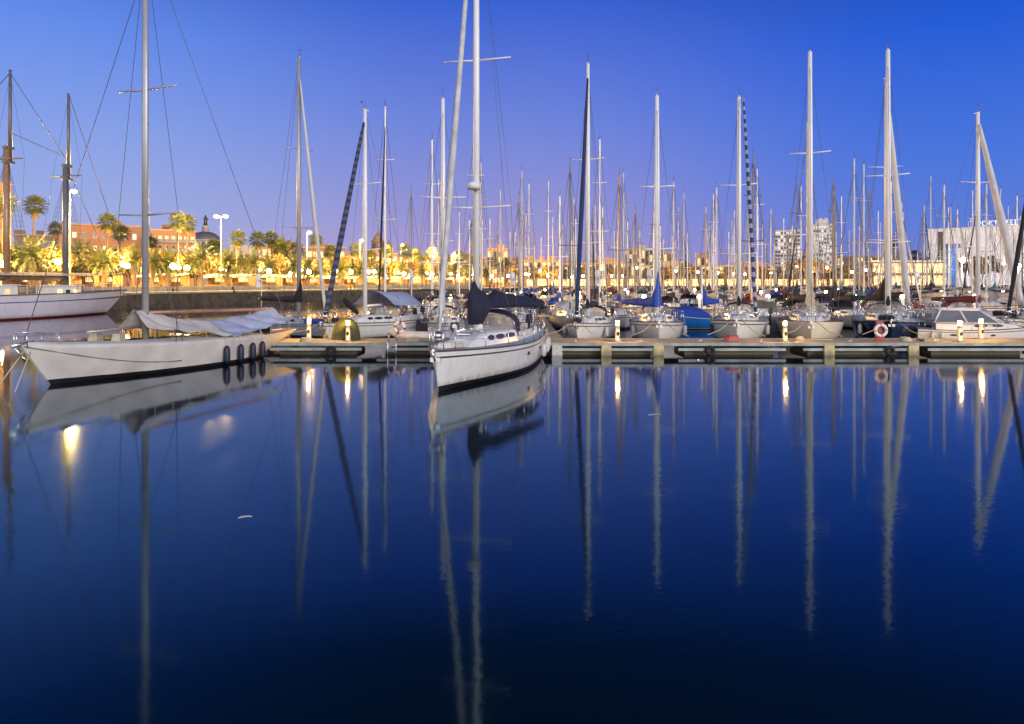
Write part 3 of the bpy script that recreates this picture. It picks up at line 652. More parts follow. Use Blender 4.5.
# ---- two-masted schooner at the far left
def schooner():
    Lh = 31; B = 6.2; bow = Vector((-45.9, 81.5)); d = Vector((-.26, -.966)).normalized()
    c_ = bow+d*Lh/2; rz = math.atan2(-d.y, -d.x)
    root = empty('schooner', (c_.x, c_.y, 0), rz, 'large white two-masted schooner with red waterline moored off the promenade', 'ship')
    sh = hull_shape(Lh, B, 2.35, 2.75, .7, 3.2, 1.2, 2.6, .45, .92); bd, sheer, pt = sh
    link('hull', hull_mesh('hull', sh, [antired, antired, mat('hull_lilac_white', (.64, .62, .68), .4, var=.08, scale=.8, grime=.5), stripe_blue, rail_m], n=34,
         vs=[-.4, -.15, 0, .03, .07, .35, .6, .66, .70, .95, 1.0]), root)
    link('deck', deck_mesh('deck', sh, teak, Lh, drop=.7), root)
    zd = 1.75
    for x, l, w_, h in ((6.5, 3.2, 2.2, 1.4), (-2, 5.5, 2.8, 1.5), (-10, 4.5, 2.8, 1.7)):
        q = MB(); q.box((x, 0, zd+h/2), (l, w_, h)); q.box((x, 0, zd+h+.06), (l+.3, w_+.3, .12)); o = q.build('deckhouse', white_p, root)
        for k in range(3):
            for sd in (-1, 1):
                q = MB(); q.box((x-l*.3+l*.3*k, sd*(w_/2+.01), zd+h*.6), (.5, .04, .4)); q.build('window', glowcabin if k != 1 else glass_d, o)
    for i, (sft, H, lw) in enumerate(((8.3, 24, 16.3), (14.8, 24.6, 17.0))):
        x = Lh/2-sft; mm = wood_m if i else alu_d
        m = MB(); m.tube([(x, 0, zd), (x, 0, lw)], [.32, .27], n=10); mo = m.build('lower_mast', mm, root)
        m = MB(); m.tube([(x+.35, 0, lw-1.6), (x+.35, 0, H)], [.2, .12], n=8); m.box((x+.15, 0, lw-.2), (.9, .5, .3)); m.box((x+.15, 0, lw-1.6), (.9, .6, .25)); m.build('topmast', alu_d, mo)
        m = MB(); m.tube([(x, -2.0, lw-1.3), (x, 2.0, lw-1.3)], .07, n=6); m.build('crosstree', mm, mo)
        q = boom_cover(x-.3, x-6.6, 4.0, 4.1, .45, .35, .26); q.build('sail_cover', cv_beige, root)
        m = MB(); m.tube([(x-.3, 0, 3.85), (x-7, 0, 3.95)], .14, n=8); m.build('boom', wood_m, root)
        for sd in (-1, 1):
            for k in range(4):
                m = MB(); m.tube([(x-1.2+k*.75, sd*2.95, 2.4), (x, sd*.15, lw-1.3)], .022, n=4); m.build('shroud', wire_m, root)
            m = MB(); m.tube([(x-1.2, sd*2.95, 2.4), (x+.2, sd*2.0, lw-1.3), (x+.35, 0, H-.5)], .018, n=4); m.build('shroud', wire_m, root)
            rl = MB()
            for k in range(20):
                f_ = k/26; y = 2.95*(1-f_)+.15*f_; z_ = 2.4+(lw-3.7)*f_
                rl.tube([(x-1.2*(1-f_), sd*y, z_), (x+1.05*(1-f_), sd*y, z_)], .016, n=3)
            for e0 in (-1.2, 1.05): rl.tube([(x+e0, sd*2.95, 2.4), (x+e0*.27, sd*.9, 2.4+(lw-3.7)*.73)], .018, n=3)
            rl.build('rope_ladder', wire_m, root)
    xa, xb = Lh/2-8.3+.35, Lh/2-14.8+.35
    for p, q_ in (((xa, 0, 24), (Lh/2+1.0, 0, 2.7)), ((xa, 0, 15.8), (Lh/2-1, 0, 2.7)), ((xa, 0, 17), (xb, 0, 18.4)), ((xb, 0, 24.3), (xa, 0, 16.5)), ((xb, 0, 24.3), (-Lh/2+1, 0, 3)), ((xb, 0, 17), (xb-9, 0, 4.2))):
        m = MB(); m.tube([p, q_], .035, n=5); m.build('stay', wire_m, root)
    m = MB(); pts = []
    for k in range(31):
        t = .03+.95*k/30; a = pt(t, 1, 1); m.tube([(a[0], a[1]-.1, a[2]-.1), (a[0], a[1]-.1, a[2]+.75)], .03, n=4); pts.append((a[0], a[1]-.1, a[2]+.75))
    m.tube(pts, .035, n=4); m.build('guardrail', white_p, root)
    m = MB(); n = 10; rings = [[(Lh/2-5-2.2*i, k*1.6, 4.6-.35*abs(k)) for k in (-1, -.5, 0, .5, 1)] for i in range(n)]; m.loft(rings, closed=False); m.build('deck_awning', cv_beige, root)
    for x in (4, -6.5):
        q = MB(); q.tube([(x, 1.4, zd), (x, 1.4, zd+1.9), (x+.5, 1.4, zd+2.2), (x+1, 1.4, zd+1.9), (x+1, 1.4, zd)], .05, n=6); q.build('companion_hoop', white_p, root)
schooner()

# ------------------------------------------------------------------ main pontoon
PY0, PY1, PZ = 33.1, 36.0, .58
def pontoon(x0, x1, y0, y1, label, mod=6.0, name='floating_pontoon', detail=True):
    root = empty(name, (x0, (y0+y1)/2, 0), 0, label, 'pontoon')
    n = max(1, round((x1-x0)/mod)); mod = (x1-x0)/n; yc = 0; wy = y1-y0
    for k in range(n):
        xa = k*mod; m = MB()
        m.box((xa+mod/2, 0, PZ-.03), (mod-.04, wy-.16, .06)); m.build('deck', planks, root)
        m = MB()
        for sd in (-1, 1): m.box((xa+mod/2, sd*(wy/2-.04), PZ-.06), (mod-.02, .08, .14))
        m.build('fascia', fascia_m, root)
        if detail:
            for kk, (dx, fw) in enumerate(((mod*.5, mod*.74),)):
                m = MB(); m.box((xa+dx, .1, .03), (fw, wy-.7, .34), taper=.97); m.build('float', concrete_d, root)
            m = MB(); m.box((xa+mod*.5, -wy/2+.06, .27), (mod*.86, .07, .13)); m.build('rubbing_strake', fascia_m, root)
        else:
            m = MB(); m.box((xa+mod*.5, 0, .1), (mod*.8, wy-.4, .5)); m.build('float', concrete, root)
    return root
pr = pontoon(1.6, 44, PY0, PY1, 'long timber decked floating pontoon with grey fascia beneath the row of moored bows')
for px, mm in ((557, fender_w), (606, float_y), (658, float_y), (828, float_y), (912, float_y)):
    q = MB(); q.box((gx(px, 33.2)-1.6, -1.47, .24), (.5, .12, .5), taper=.95); q.build('float_block', mm, pr)
for px in (709, 888):
    q = MB(); q.torus((gx(px, 33.2)-1.6, -1.52, .22), .17, .09, axis='Y', n=14, m=6); q.build('tyre', tyre, pr)
pl = pontoon(-12.2, -1.75, PY0+.2, PY1, 'short floating pontoon with coiled ropes beneath the inflatable and covered tenders')
for px in (332,):
    q = MB(); q.torus((gx(px, 33.4)+12.2, -1.44, .2), .18, .09, axis='Y', n=14, m=6); q.build('tyre', tyre, pl)
pontoon(-19, -12.4, 36.3, 38.2, 'low dark floating pontoon reaching from the classic yacht stern', detail=False)
# walkway leading back between the boats
def walkway():
    root = empty('access_walkway', (1.95, 36.05, 0), 0, 'brown timber walkway running back between the moored boats behind the centre yacht', 'walkway')
    for k in range(4):
        m = MB(); m.box((0, 3.1+k*6.2, PZ-.03), (1.5, 6.1, .06)); m.build('deck', planks, root)
        m = MB(); m.box((0, 3.1+k*6.2, .15), (1.2, 5.2, .5)); m.build('float', concrete, root)
walkway()
# low service pedestals with a light on top
def pedestal(px, Y, label, power=190, h=1.0, white=False):
    root = empty('light_pedestal', (gx(px, Y), Y, PZ), 0, label, 'light pedestal', 'service light pedestals on the pontoons')
    m = MB(); m.tube([(0, 0, 0), (0, 0, .05), (0, 0, .06), (0, 0, h-.2)], [.2, .2, .12, .105], n=12); m.build('post', mat('pedestal_grey', (.42, .42, .42), .5), root)
    m = MB(); m.tube([(0, 0, h-.2), (0, 0, h-.02)], .09, n=12); m.build('lamp', lampwhite if white else lampwarm, root)
    m = MB(); m.tube([(0, 0, h-.02), (0, 0, h+.03)], [.14, .1], n=12); m.build('cap', white_p, root)
    m = MB(); m.box((0, -.11, .4), (.12, .04, .18)); m.build('socket_box', rubber, root)
    light('pedestal_light', root, (0, -.1, h+.16), power, (1, .52, .13), .07)
    return root
for px, Y, lb in ((617.5, 34.0, 'white light pedestal glowing between the blue-jib sloop and the blue-cover sloop'),
                  (785, 34.0, 'white light pedestal glowing in front of the beige-covered barge yacht'),
                  (960, 33.9, 'taller white light pedestal glowing at the pontoon edge before the motor cruiser'),
                  (981, 35.6, 'second white light pedestal close against the motor cruiser hull'),
                  (348, 34.2, 'white light pedestal glowing before the olive covered tender'),
                  (309, 35.5, 'white light pedestal at the dark boat with the slanting boom')):
    pedestal(px, Y, lb)

# lifebuoy on its red post
def lifebuoy_post():
    Y = 34.2; root = empty('lifebuoy_stand', (gx(880, Y), Y, PZ), 0, 'red lifebuoy stand with white ring before the navy blue yacht', 'lifebuoy stand')
    m = MB(); m.tube([(0, .06, 0), (0, .06, 1.05)], .06, n=8); m.box((0, .04, .95), (.32, .1, .18)); m.box((0, .04, .14), (.4, .14, .26)); m.box((0, .03, .58), (.34, .06, .5)); m.build('post', red_p, root)
    m = MB(); m.torus((0, -.08, .55), .27, .08, axis='Y', n=32, m=8, rowmat=lambda i, k: 1 if i % 8 < 1 else 0); m.build('lifebuoy', [white_p, mat('band_pale_red', (.55, .16, .12), .6)], root)
lifebuoy_post()
# mooring cleats, ropes and small clutter on the pontoon
for i, px in enumerate((575, 640, 700, 760, 850, 935)):
    m = MB(); X_ = gx(px, 33.5)
    m.tube([(X_-.12, 33.5, PZ+.1), (X_+.12, 33.5, PZ+.1)], .025, n=6); m.tube([(X_-.05, 33.5, PZ), (X_-.05, 33.5, PZ+.1)], .02, n=5); m.tube([(X_+.05, 33.5, PZ), (X_+.05, 33.5, PZ+.1)], .02, n=5)
    tag(m.build('mooring_cleat', steel), 'small steel mooring cleat, %s of six along the long pontoon edge' % nth(i), 'cleat', 'mooring cleats on the long pontoon')
def coil(px, Y, lb, r=.3):
    m = MB()
    for k in range(4): m.torus((gx(px, Y), Y, PZ+.03+.05*k), r-.03*k, .03, axis='Z', n=18, m=5)
    m.tube([(gx(px, Y)+r, Y, PZ+.04), (gx(px, Y)+r+.7, Y+.3, PZ+.03), (gx(px, Y)+r+1.5, Y+.1, PZ+.03)], .025, n=5)
    tag(m.build('rope_coil', rope_m), lb, 'rope coil')
coil(306, 34, 'pale rope coil lying near the end of the short pontoon')
coil(414, 34.2, 'pale rope coil lying before the white inflatable', .35)
coil(905, 34.3, 'pale rope coil lying beside the red lifebuoy stand')
coil(800, 34.6, 'small rope coil lying beside the light pedestal of the barge yacht', .22)
def ladder(px, lb):
    X_ = gx(px, 33.0); root = MB()
    for dx in (-.2, .2): root.tube([(X_+dx, 33.3, PZ+.02), (X_+dx, 33.3, PZ+.5), (X_+dx, 32.98, PZ+.45), (X_+dx, 32.98, -.5)], .022, n=6)
    for k in range(4): root.tube([(X_-.2, 32.98, .45-.25*k), (X_+.2, 32.98, .45-.25*k)], .018, n=5)
    tag(root.build('boarding_ladder', steel), lb, 'ladder')
ladder(392, 'steel boarding ladder on the short pontoon below the inflatable')
m = MB(); m.box((gx(733, 34), 34.2, PZ+.12), (.7, .5, .22), rz=.3, taper=.8); m.box((gx(733, 34)+.05, 34.2, PZ+.26), (.5, .3, .08), rz=.3)
tag(m.build('fender_bag', red_p), 'small red bag lying on the pontoon beside the sloop with zebra jib', 'bag')
m = MB()
for k in range(12): m.box((gx(934, 34.4)-.65+k*.115, 34.4, PZ+.1), (.07, .9, .05))
m.box((gx(934, 34.4), 34.05, PZ+.045), (1.4, .06, .08)); m.box((gx(934, 34.4), 34.75, PZ+.045), (1.4, .06, .08))
tag(m.build('boarding_grating', mat('grating_yellowed', (.6, .52, .3), .7)), 'pale slatted grating lying on the pontoon beside the motor cruiser', 'grating')

# ------------------------------------------------------------------ boats of the front row
def slot(name, label, mp, my, bp, by, cfg): return sailboat(name, label, cfg, (gx(mp, my), my), (gx(bp, by), by))
def Hf(top, my): return gz(top, my)
slot('sailboat', 'white hulled sloop with navy furled jib beside the first glowing pedestal', 588, 42.6, 570, 37.4, dict(L=9.6, B=3.0, fb=.95, fbow=1.25, H=Hf(64, 42.6), mast=alu_w, mr=.13, jib=mat('canvas_royal_navy', (.012, .03, .11), .8, var=.2), jr=.16, deck=deck_m,
     cover=cv_navy, hood=cv_black, hull=gel_white, spr=(6.0, 11.2), sw=1.0, bl=3.6, fenders=((.7, 1, fender_w), (.6, -1, fender_w))))
slot('sailboat', 'white sloop with bright blue boom cover and broad white mast', 657, 42.6, 660, 37.4, dict(L=10.4, B=3.5, fb=1.05, fbow=1.35, H=Hf(96, 42.6), mast=alu_w, mr=.165, cover=cv_blue, ch0=.6, peak=(.16, 1.5), cw=.3, ba=R(32), bl=4.2,
     hood=cv_blue, stripe=rail_m, rail=rail_m, spr=(5.6, 9.5), sw=1.1, deck=deck_b, fenders=((.72, -1, fender_w), (.62, 1, fender_w))))
slot('sailboat', 'white sloop with dark zebra-striped furled jib and dark band under its rail', 739, 42.6, 736, 37.4, dict(L=10.4, B=3.6, fb=1.15, fbow=1.4, H=Hf(97, 42.6), mast=alu_w, mr=.14, cover=cv_black, stripe=stripe_m, hood=cv_black,
     spr=(5.3, 9.6), sw=1.1, tw=.8, full=3.0, deck=deck_m, fenders=((.7, 1, fender_w), (.75, -1, rubber))))
q_ = MB(); 
slot('sailboat', 'cream barge yacht with beige canvas and the tallest white mast behind its pedestal', 810, 42.6, 812, 37.4, dict(L=10.8, B=3.9, fb=1.15, fbow=1.3, H=Hf(52, 42.6), mast=alu_w, mr=.165, cover=cv_beige, hull=gel_warm, stripe=gel_warm,
     boot=antif, hood=cv_beige, spr=(6.5, 11.6), sw=1.2, full=4.0, rb=.3, deck=teak, peak=(.2, 1.2), cw=.32, rail=gel_warm))
slot('sailboat', 'navy blue yacht with smoked windscreen behind the lifebuoy stand', 888, 42.6, 893, 37.4, dict(L=11, B=4.1, fb=1.15, fbow=1.4, H=Hf(50, 42.6), mast=alu_w, mr=.165, cover=cv_black, hull=gel_navy, stripe=stripe_blue, boot=gel_white,
     hood=cv_black, spr=(6.0, 10.2), sw=1.2, jib=None, deck=deck_b, full=3.2, rail=gel_grey, fenders=((.8, -1, fender_w),)))
slot('sailboat', 'maroon-covered sloop moored beyond the motor cruiser with leaning white jib', 978, 51, 1032, 46, dict(L=11, B=3.6, H=Hf(113, 51), mast=alu_w, mr=.165, cover=cv_maroon, jib=cv_white, jr=.3, hood=cv_maroon, moor=False, spr=(6.2, 11), sw=1.2, ba=R(15)))
slot('sailboat', 'sloop half hidden behind the navy yacht, white furled jib leaning off its tall mast', 886, 56, 918, 50, dict(L=11.5, B=3.7, H=Hf(78, 56), mast=alu_w, mr=.14, cover=cv_black, jib=cv_white, jr=.3, hood=cv_navy, moor=False, spr=(7, 13), sw=1.3, peak=(.4, 1.9), cw=.5, ba=R(25)))
slot('sailboat', 'dark low sloop with grey boom cover slanting over the water by the promenade', 299, 46, 338, 41.8, dict(L=10.5, B=3.1, fb=.75, fbow=1.0, H=Hf(58, 46), mast=alu, mr=.15, cover=cv_black, jib=cv_white, jr=.13, hull=gel_grey, deck=deck_b,
     roofm=gel_grey, ba=R(12), bl=4.6, bh=1.3, ch0=.35, peak=(.16, 1.1), cw=.24, rh=.35, spr=(7.2, 12.5), sw=1.1, fh=.94))
slot('sailboat', 'white sloop with spiral-wrapped dark jib and pale cockpit awning', 365, 43.5, 322, 39.6, dict(L=10.4, B=3.2, fb=1.0, fbow=1.2, H=Hf(110, 43.5), mast=alu_w, mr=.15, cover=None, jib=zebra2, jr=.2, spr=(5.6, 9.8), sw=1.1, hood=cv_beige, bl=3.8))
slot('sailboat', 'white sloop with tall bare mast behind the white inflatable', 443, 44, 440, 39, dict(L=9.5, B=3.1, fb=.9, fbow=1.15, H=Hf(99, 44), mast=alu_w, mr=.15, cover=cv_grey, hood=cv_navy, spr=(4.8, 9), sw=1.5, bim=cv_black))
slot('sailboat', 'grey decked sloop tucked behind the stern of the centre yacht', 519, 48, 521, 43, dict(L=9.5, B=3.0, fb=.9, fbow=1.15, H=9.2, mast=alu, mr=.08, cover=cv_black, moor=False, hood=cv_black))
slot('sailboat', 'cream sloop cut by the picture edge with a dark leaning furled jib', 1037, 44.5, 994, 41.8, dict(L=9.8, B=3.2, H=13.5, mast=alu_d, mr=.13, cover=cv_maroon, jib=cv_black, jr=.16, hull=gel_warm))
def zebra_jib():      # belongs to the third sloop
    root = [o for o in bpy.data.objects if o.get('label', '').startswith('white sloop with dark zebra')][0]
    furled(root, (4.9, 1.0, 1.9), (1.25, .27, Hf(99, 42.6)), .125, zebra, n=26)
    root2 = [o for o in bpy.data.objects if o.get('label', '').startswith('navy blue yacht')][0]
    # awning frame over the navy cockpit and raked windscreen
    m = MB(); m.loft([[(-.6, -1.5, 1.55), (-.6, -.6, 2.3), (-.6, .6, 2.3), (-.6, 1.5, 1.55)], [(.9, -1.25, 1.5), (1.0, -.5, 1.62), (1.0, .5, 1.62), (.9, 1.25, 1.5)]], closed=False, smooth=False); m.build('windscreen', glass_v, root2)
    root3 = [o for o in bpy.data.objects if o.get('label', '').startswith('white sloop with spiral')][0]
    m = MB(); rings = [[(x, k*1.6, z_-.9*abs(k)**1.6) for k in (-1, -.6, -.25, 0, .25, .6, 1)] for x, z_ in ((.1, 3.0), (-1.5, 2.9), (-3.4, 2.9), (-4.2, 2.4))]
    m.loft(rings, closed=False); m.build('cockpit_awning', cv_lblue, root3)
    m = MB(); m.torus((0, 0, 0), .52, .15, axis='Y', n=20, m=8); m.v = [(x*1.5, y, z_) for x, y, z_ in m.v]; o = m.build('stowed_tender', cv_black, root3); o.location = (3.0, .3, 2.1); o.rotation_euler = (R(48), R(25), R(70)); o.scale = (.85,)*3
    m = MB(); m.ball((0, 0, 0), .5, n=14, m=6, sq=(1.5, .14, 1)); m.build('tender_floor', cv_green, o) 
zebra_jib()

# motor cruiser
def cruiser():
    Y = 39.2; Lh = 7.6; root = empty('motor_cruiser', (gx(974, Y), Y, 0), R(-24), 'white motor cruiser with raked wraparound windscreen behind two glowing pedestals', 'motor boat', scale=.76)
    sh = hull_shape(Lh, 2.9, 1.1, 1.45, .85, .7, 0, 2.6, .4, .85); bd, sheer, pt = sh
    link('hull', hull_mesh('hull', sh, [antif, stripe_m, gel_white, stripe_m, rubber]), root)
    link('deck', deck_mesh('deck', sh, deck_m, Lh), root)
    zb = lambda x: sheer(x/Lh+.5)
    args = (-2.6, 2.9, 2.2, 1.0, .5, zb); cr = link('cabin', roof_mesh('cabin', args, gel_white), root)
    for sd in (-1, 1):
        for a, b_ in ((.45, .6), (.66, .78)): window_panel(args, a, b_, .3, .75, sd).build('window', glass_d, cr)
    # wheelhouse: frame with glazed sides
    z0 = zb(0)+.48; z1 = z0+.95
    lo = [(-2.7, -1.1), (1.5, -.95), (1.9, 0), (1.5, .95), (-2.7, 1.1)]; hi = [(-2.3, -.95), (.2, -.8), (.4, 0), (.2, .8), (-2.3, .95)]
    m = MB(); P = [(x, y, z0) for x, y in lo]; Q = [(x, y, z1) for x, y in hi]
    for a, b_ in zip(P, Q): m.tube([a, b_], .05, n=6)
    for S in (P, Q):
        for a, b_ in zip(S, S[1:]+S[:1]): m.tube([a, b_], .045, n=6)
    for t in (.5,):
        for i in (0, 3):
            a = Vector(P[i]).lerp(Vector(P[i+1]), t); b_ = Vector(Q[i]).lerp(Vector(Q[i+1]), t); m.tube([a, b_], .05, n=6)
    wf = m.build('wheelhouse_frame', gel_white, root)
    m = MB(); m.loft([[Vector(p).lerp(Vector(q), .03) for p, q in zip(P, Q)], [Vector(p).lerp(Vector(q), .97) for p, q in zip(P, Q)]], closed=True, smooth=False); m.build('windscreen', mat('windscreen_glass', (.1, .13, .2), .05, alpha=.85), root)
    m = MB(); r1 = [(x*1.04, y*1.05, z1+.03) for x, y in hi]; r2 = [(x*.95, y*.9, z1+.15) for x, y in hi]; m.loft([r1, r2], caps=True, smooth=False); m.build('hardtop', gel_white, root)
    m = MB(); m.tube([(-1.8, -.9, z1+.1), (-2.0, -.8, z1+.8), (-2.0, .8, z1+.8), (-1.8, .9, z1+.1)], .04, n=6); m.tube([(-2, 0, z1+.8), (-2, 0, z1+1.3)], .02, n=5); m.build('radar_arch', steel, root)
    guardrail(root, sh, .45, .95, 5, .55)
    for t in (.12, .2): a = pt(t, .8, -1, .12); fender(root, a, .12, .55, fender_w)
    for t in (.3, .62): a = pt(t, .65, -1, .012); port_hole(root, a[0], a[1], a[2], -1, .5, .14)
cruiser()

# inflatable tender on the left with lifebuoy and outboard
def rib():
    Y = 37.6; root = empty('inflatable_boat', (gx(424, Y), Y, 0), R(170), 'white inflatable boat with stern lifebuoy and dark outboard before the tall bare mast', 'inflatable boat')
    m = MB(); zz = .62; pts = [(-1.7, .75, zz), (-.6, .8, zz), (.7, .75, zz+.02), (1.4, .45, zz+.12), (1.7, 0, zz+.2), (1.4, -.45, zz+.12), (.7, -.75, zz+.02), (-.6, -.8, zz), (-1.7, -.75, zz)]
    m.tube(pts, [.2, .27, .27, .26, .25, .26, .27, .27, .2], n=12); m.build('tube', plast, root)
    m = MB(); m.loft([[(x, -.7*k, .5), (x, -.35*k, .12), (x, 0, -.1), (x, .35*k, .12), (x, .7*k, .5)] for x, k in ((-1.5, 1), (0, 1), (1, .8), (1.6, .1))], closed=False); m.build('hull', gel_warm, root)
    m = MB(); m.box((-1.45, 0, .62), (.08, 1.3, .55)); m.build('transom', gel_white, root)
    m = MB(); m.box((-1.75, 0, 1.15), (.5, .34, .4), taper=.75); m.box((-1.72, 0, .6), (.2, .16, .9)); m.box((-1.75, 0, .15), (.3, .06, .3)); m.build('outboard', rubber, root)
    m = MB(); m.box((.1, .1, .95), (.6, .6, .7), taper=.8); m.box((.3, .1, 1.35), (.06, .5, .3)); m.build('console', cv_black, root)
    m = MB(); m.tube([(-1.2, -.7, .8), (-1.3, -.7, 2.0), (-1.3, .7, 2.0), (-1.2, .7, .8)], .03, n=6); m.build('light_arch', steel, root)
    m = MB(); m.torus((1.1, .85, 1.1), .27, .09, axis='Y', n=28, m=8, rowmat=lambda i, k: 1 if i % 7 < 2 else 0); m.build('lifebuoy', [white_p, red_p], root)
rib()
def tender_cover():
    Y = 35.2; root = MB(); rings = []
    for i in range(9):
        t = i/8; k = math.sin(math.pi*(.06+.88*t))**.5; rings.append([(gx(346, Y)+(.72*math.cos(a)*k), Y-.8+1.6*t, PZ+.01+1.15*k*math.sin(a)**.8) for a in [math.pi*j/12 for j in range(13)]])
    root.loft(rings, closed=False); root.add(rings[0], [list(range(13))]); root.add(rings[-1], [list(range(13))[::-1]])
    tag(root.build('covered_tender', cv_green), 'rounded tender under an olive cover standing on the short pontoon', 'tender')
tender_cover()
def small_blue_boat():
    Y = 52; root = empty('fishing_boat', (gx(693, Y), Y, 0), R(195), 'bright blue wooden fishing boat moored behind the blue-cover sloop', 'fishing boat', scale=.85)
    sh = hull_shape(7, 2.6, .95, 1.5, .5, .5, .3, 2.2, .42, .8)
    link('hull', hull_mesh('hull', sh, [antif, gel_white, gel_blue, gel_blue, gel_white]), root); link('deck', deck_mesh('deck', sh, gel_blue, 7), root)
    m = MB(); rr_ = []
    for i in range(9):
        t = i/8; hh = (.35+.75*math.sin(math.pi*t)**.7*(.8+.3*random.random())); ww = 1.15*(1-.6*abs(t-.5)**1.5); m_r = [(2.2-3.6*t, -ww*math.cos(math.pi*q/8), 1.0+hh*math.sin(math.pi*q/8)**.8+.07*random.uniform(-1, 1)) for q in range(9)]
        rr_.append(m_r)
    m.loft(rr_, closed=False); m.build('tarpaulin', cv_blue, root)
    m = MB(); m.tube([(-.9, 0, .9), (-.9, 0, 5.5)], .07, n=8); m.build('mast', alu_w, root)
    q = boom_cover(-1, -2.6, 2.2, 2.4, .6, .3, .2, (.4, 1.2)); q.build('sail_cover', cv_blue, root)
small_blue_boat()

# ------------------------------------------------------------------ rows of moored boats
shapes = [hull_shape(9.5, 3.1, 1.0, 1.3), hull_shape(11.5, 3.7, 1.15, 1.5, .78, .6, .3, 2.1), hull_shape(8.5, 2.8, .9, 1.15, .6, 1.0, .8, 2.5)]
lens = [9.5, 11.5, 8.5]
HC = [('white', gel_white), ('white', gel_white), ('white', gel_white), ('cream', gel_warm), ('white', gel_white), ('navy', gel_navy), ('grey', gel_grey), ('cream', gel_warm), ('maroon', gel_red)]
CC = [('navy', cv_navy), ('blue', cv_blue), ('black', cv_black), ('beige', cv_beige), ('grey', cv_grey), ('maroon', cv_maroon), ('white', cv_white), ('teal', cv_teal)]
cache = {}
def cm(key, fn):
    if key not in cache: cache[key] = fn()
    return cache[key]
def row_boat(x, y, head, label, grp, lod, hmast=None):
    k = random.randrange(3); hn, hm = random.choice(HC); cn, cvm = random.choices(CC, (8, 3, 7, 2, 2, 2, 2, 1))[0]
    Lh = lens[k]; sh = shapes[k]; zb = lambda xx: sh[1](min(1, max(0, xx/Lh+.5)))+.02
    root = empty('moored_sailboat', (x, y, 0), head, label.format(hull=hn, cover=cn), 'sailboat', grp)
    link('hull', cm(('h', k, hm.name), lambda: hull_mesh('hull', sh, [antif, stripe_m, hm, stripe_blue if hn == 'white' else gel_white, rail_m], n=14)), root)
    link('deck', cm(('d', k), lambda: deck_mesh('deck', sh, deck_m, Lh, n=8)), root)
    args = (-Lh*.12, Lh*.27, [3.1, 3.7, 2.8][k]*.6, .9, .45, zb)
    cr = link('coachroof', cm(('c', k), lambda: roof_mesh('coachroof', args, gel_white, n=6)), root)
    if lod < 2:
        for sd in (-1, 1): link('window', cm(('w', k, sd), lambda: window_panel(args, .12, .6, .35, .72, sd).mesh('window', glass_d)), cr)
    mx = Lh*.1; H = hmast or random.uniform(10.5, 18.0)*(.9+.12*[.9, 1.4, .5][k])
    mmn, mm = random.choices((('w', alu_w), ('a', alu), ('d', alu_d), ('v', wood_m)), (5, 5, 3, 1))[0]
    rr = random.choice((.07, .085, .105)) if lod < 2 else .09
    mast = link('mast', cm(('m', mmn, rr), lambda: MB().tube([(0, 0, 0), (0, 0, .97), (0, 0, 1)], [rr, rr*.8, rr*.6], n=7).mesh('mast', mm)), root, (mx, 0, 1.2)); mast.scale = (1, 1, H-1.2)
    sw = .9
    sp = link('spreader', cm(('s', mmn), lambda: MB().tube([(0, -sw, .06), (0, 0, 0), (0, sw, .06)], .035, n=4).mesh('spreader', mm)), root, (mx, 0, 1.2+(H-1.2)*.45))
    if H > 13: link('spreader', sp.data, root, (mx, 0, 1.2+(H-1.2)*.74)).scale = (.8, .8, 1)
    if lod < 2:
        tri = cm(('st', k), lambda: [MB().tube([(-.1, sd*1.2, 0), (-.05, sd*sw, .45), (0, 0, 1)], .011, n=3).mesh('shroud', wire_m) for sd in (-1, 1)])
        for me in tri: link('shroud', me, root, (mx, 0, 1.1)).scale = (1, 1, H-1.3)
        def mkr():
            m = MB()
            for sd in (-1, 1):
                tops = []
                for i in range(7):
                    a = sh[2](.02+.96*i/6, 1, sd); m.tube([(a[0], a[1], a[2]-.03), (a[0], a[1], a[2]+.6)], .02, n=3); tops.append((a[0], a[1], a[2]+.6))
                m.tube(tops, .014, n=3)
            a = sh[2](.02, 1, 1); m.tube([(a[0], -a[1], a[2]+.6), (a[0], a[1], a[2]+.6)], .02, n=4); return m.mesh('guardrail', steel)
        link('guardrail', cm(('gr', k), mkr), root)
        if random.random() < .6: link('outboard', cm(('ob', k), lambda: MB().box((-Lh/2-.1, .6, 1.5), (.25, .3, .45), taper=.8).box((-Lh/2-.1, .6, .9), (.12, .12, .9)).mesh('outboard', rubber)), root)
        if random.random() < .6: link('transom_ladder', cm(('tl', k), lambda: MB().tube([(-Lh/2-.06, -.2, .1), (-Lh/2-.06, -.2, 1.0)], .02, n=4).tube([(-Lh/2-.06, .15, .1), (-Lh/2-.06, .15, 1.0)], .02, n=4).box((-Lh/2-.05, -.02, .35), (.05, .4, .04)).box((-Lh/2-.05, -.02, .65), (.05, .4, .04)).mesh('transom_ladder', steel)), root)
        for sd in (-1, 1):
            if random.random() < .5: link('fender', cm(('fe', k, sd), lambda: MB().tube([(0, sd*([3.1, 3.7, 2.8][k]/2+.08), 1.0), (0, sd*([3.1, 3.7, 2.8][k]/2+.08), .35)], .12, n=8).mesh('fender', fender_w)), root)
    H6 = round(H)
    link('forestay', cm(('fs', k, H6), lambda: MB().tube([(Lh/2-.2, 0, 1.4), (mx, 0, H6*.94)], .02, n=3).mesh('forestay', wire_m)), root)
    link('backstay', cm(('bs', k, H6), lambda: MB().tube([(-Lh/2+.2, 0, 1.1), (mx, 0, H6*.94)], .02, n=3).mesh('backstay', wire_m)), root)
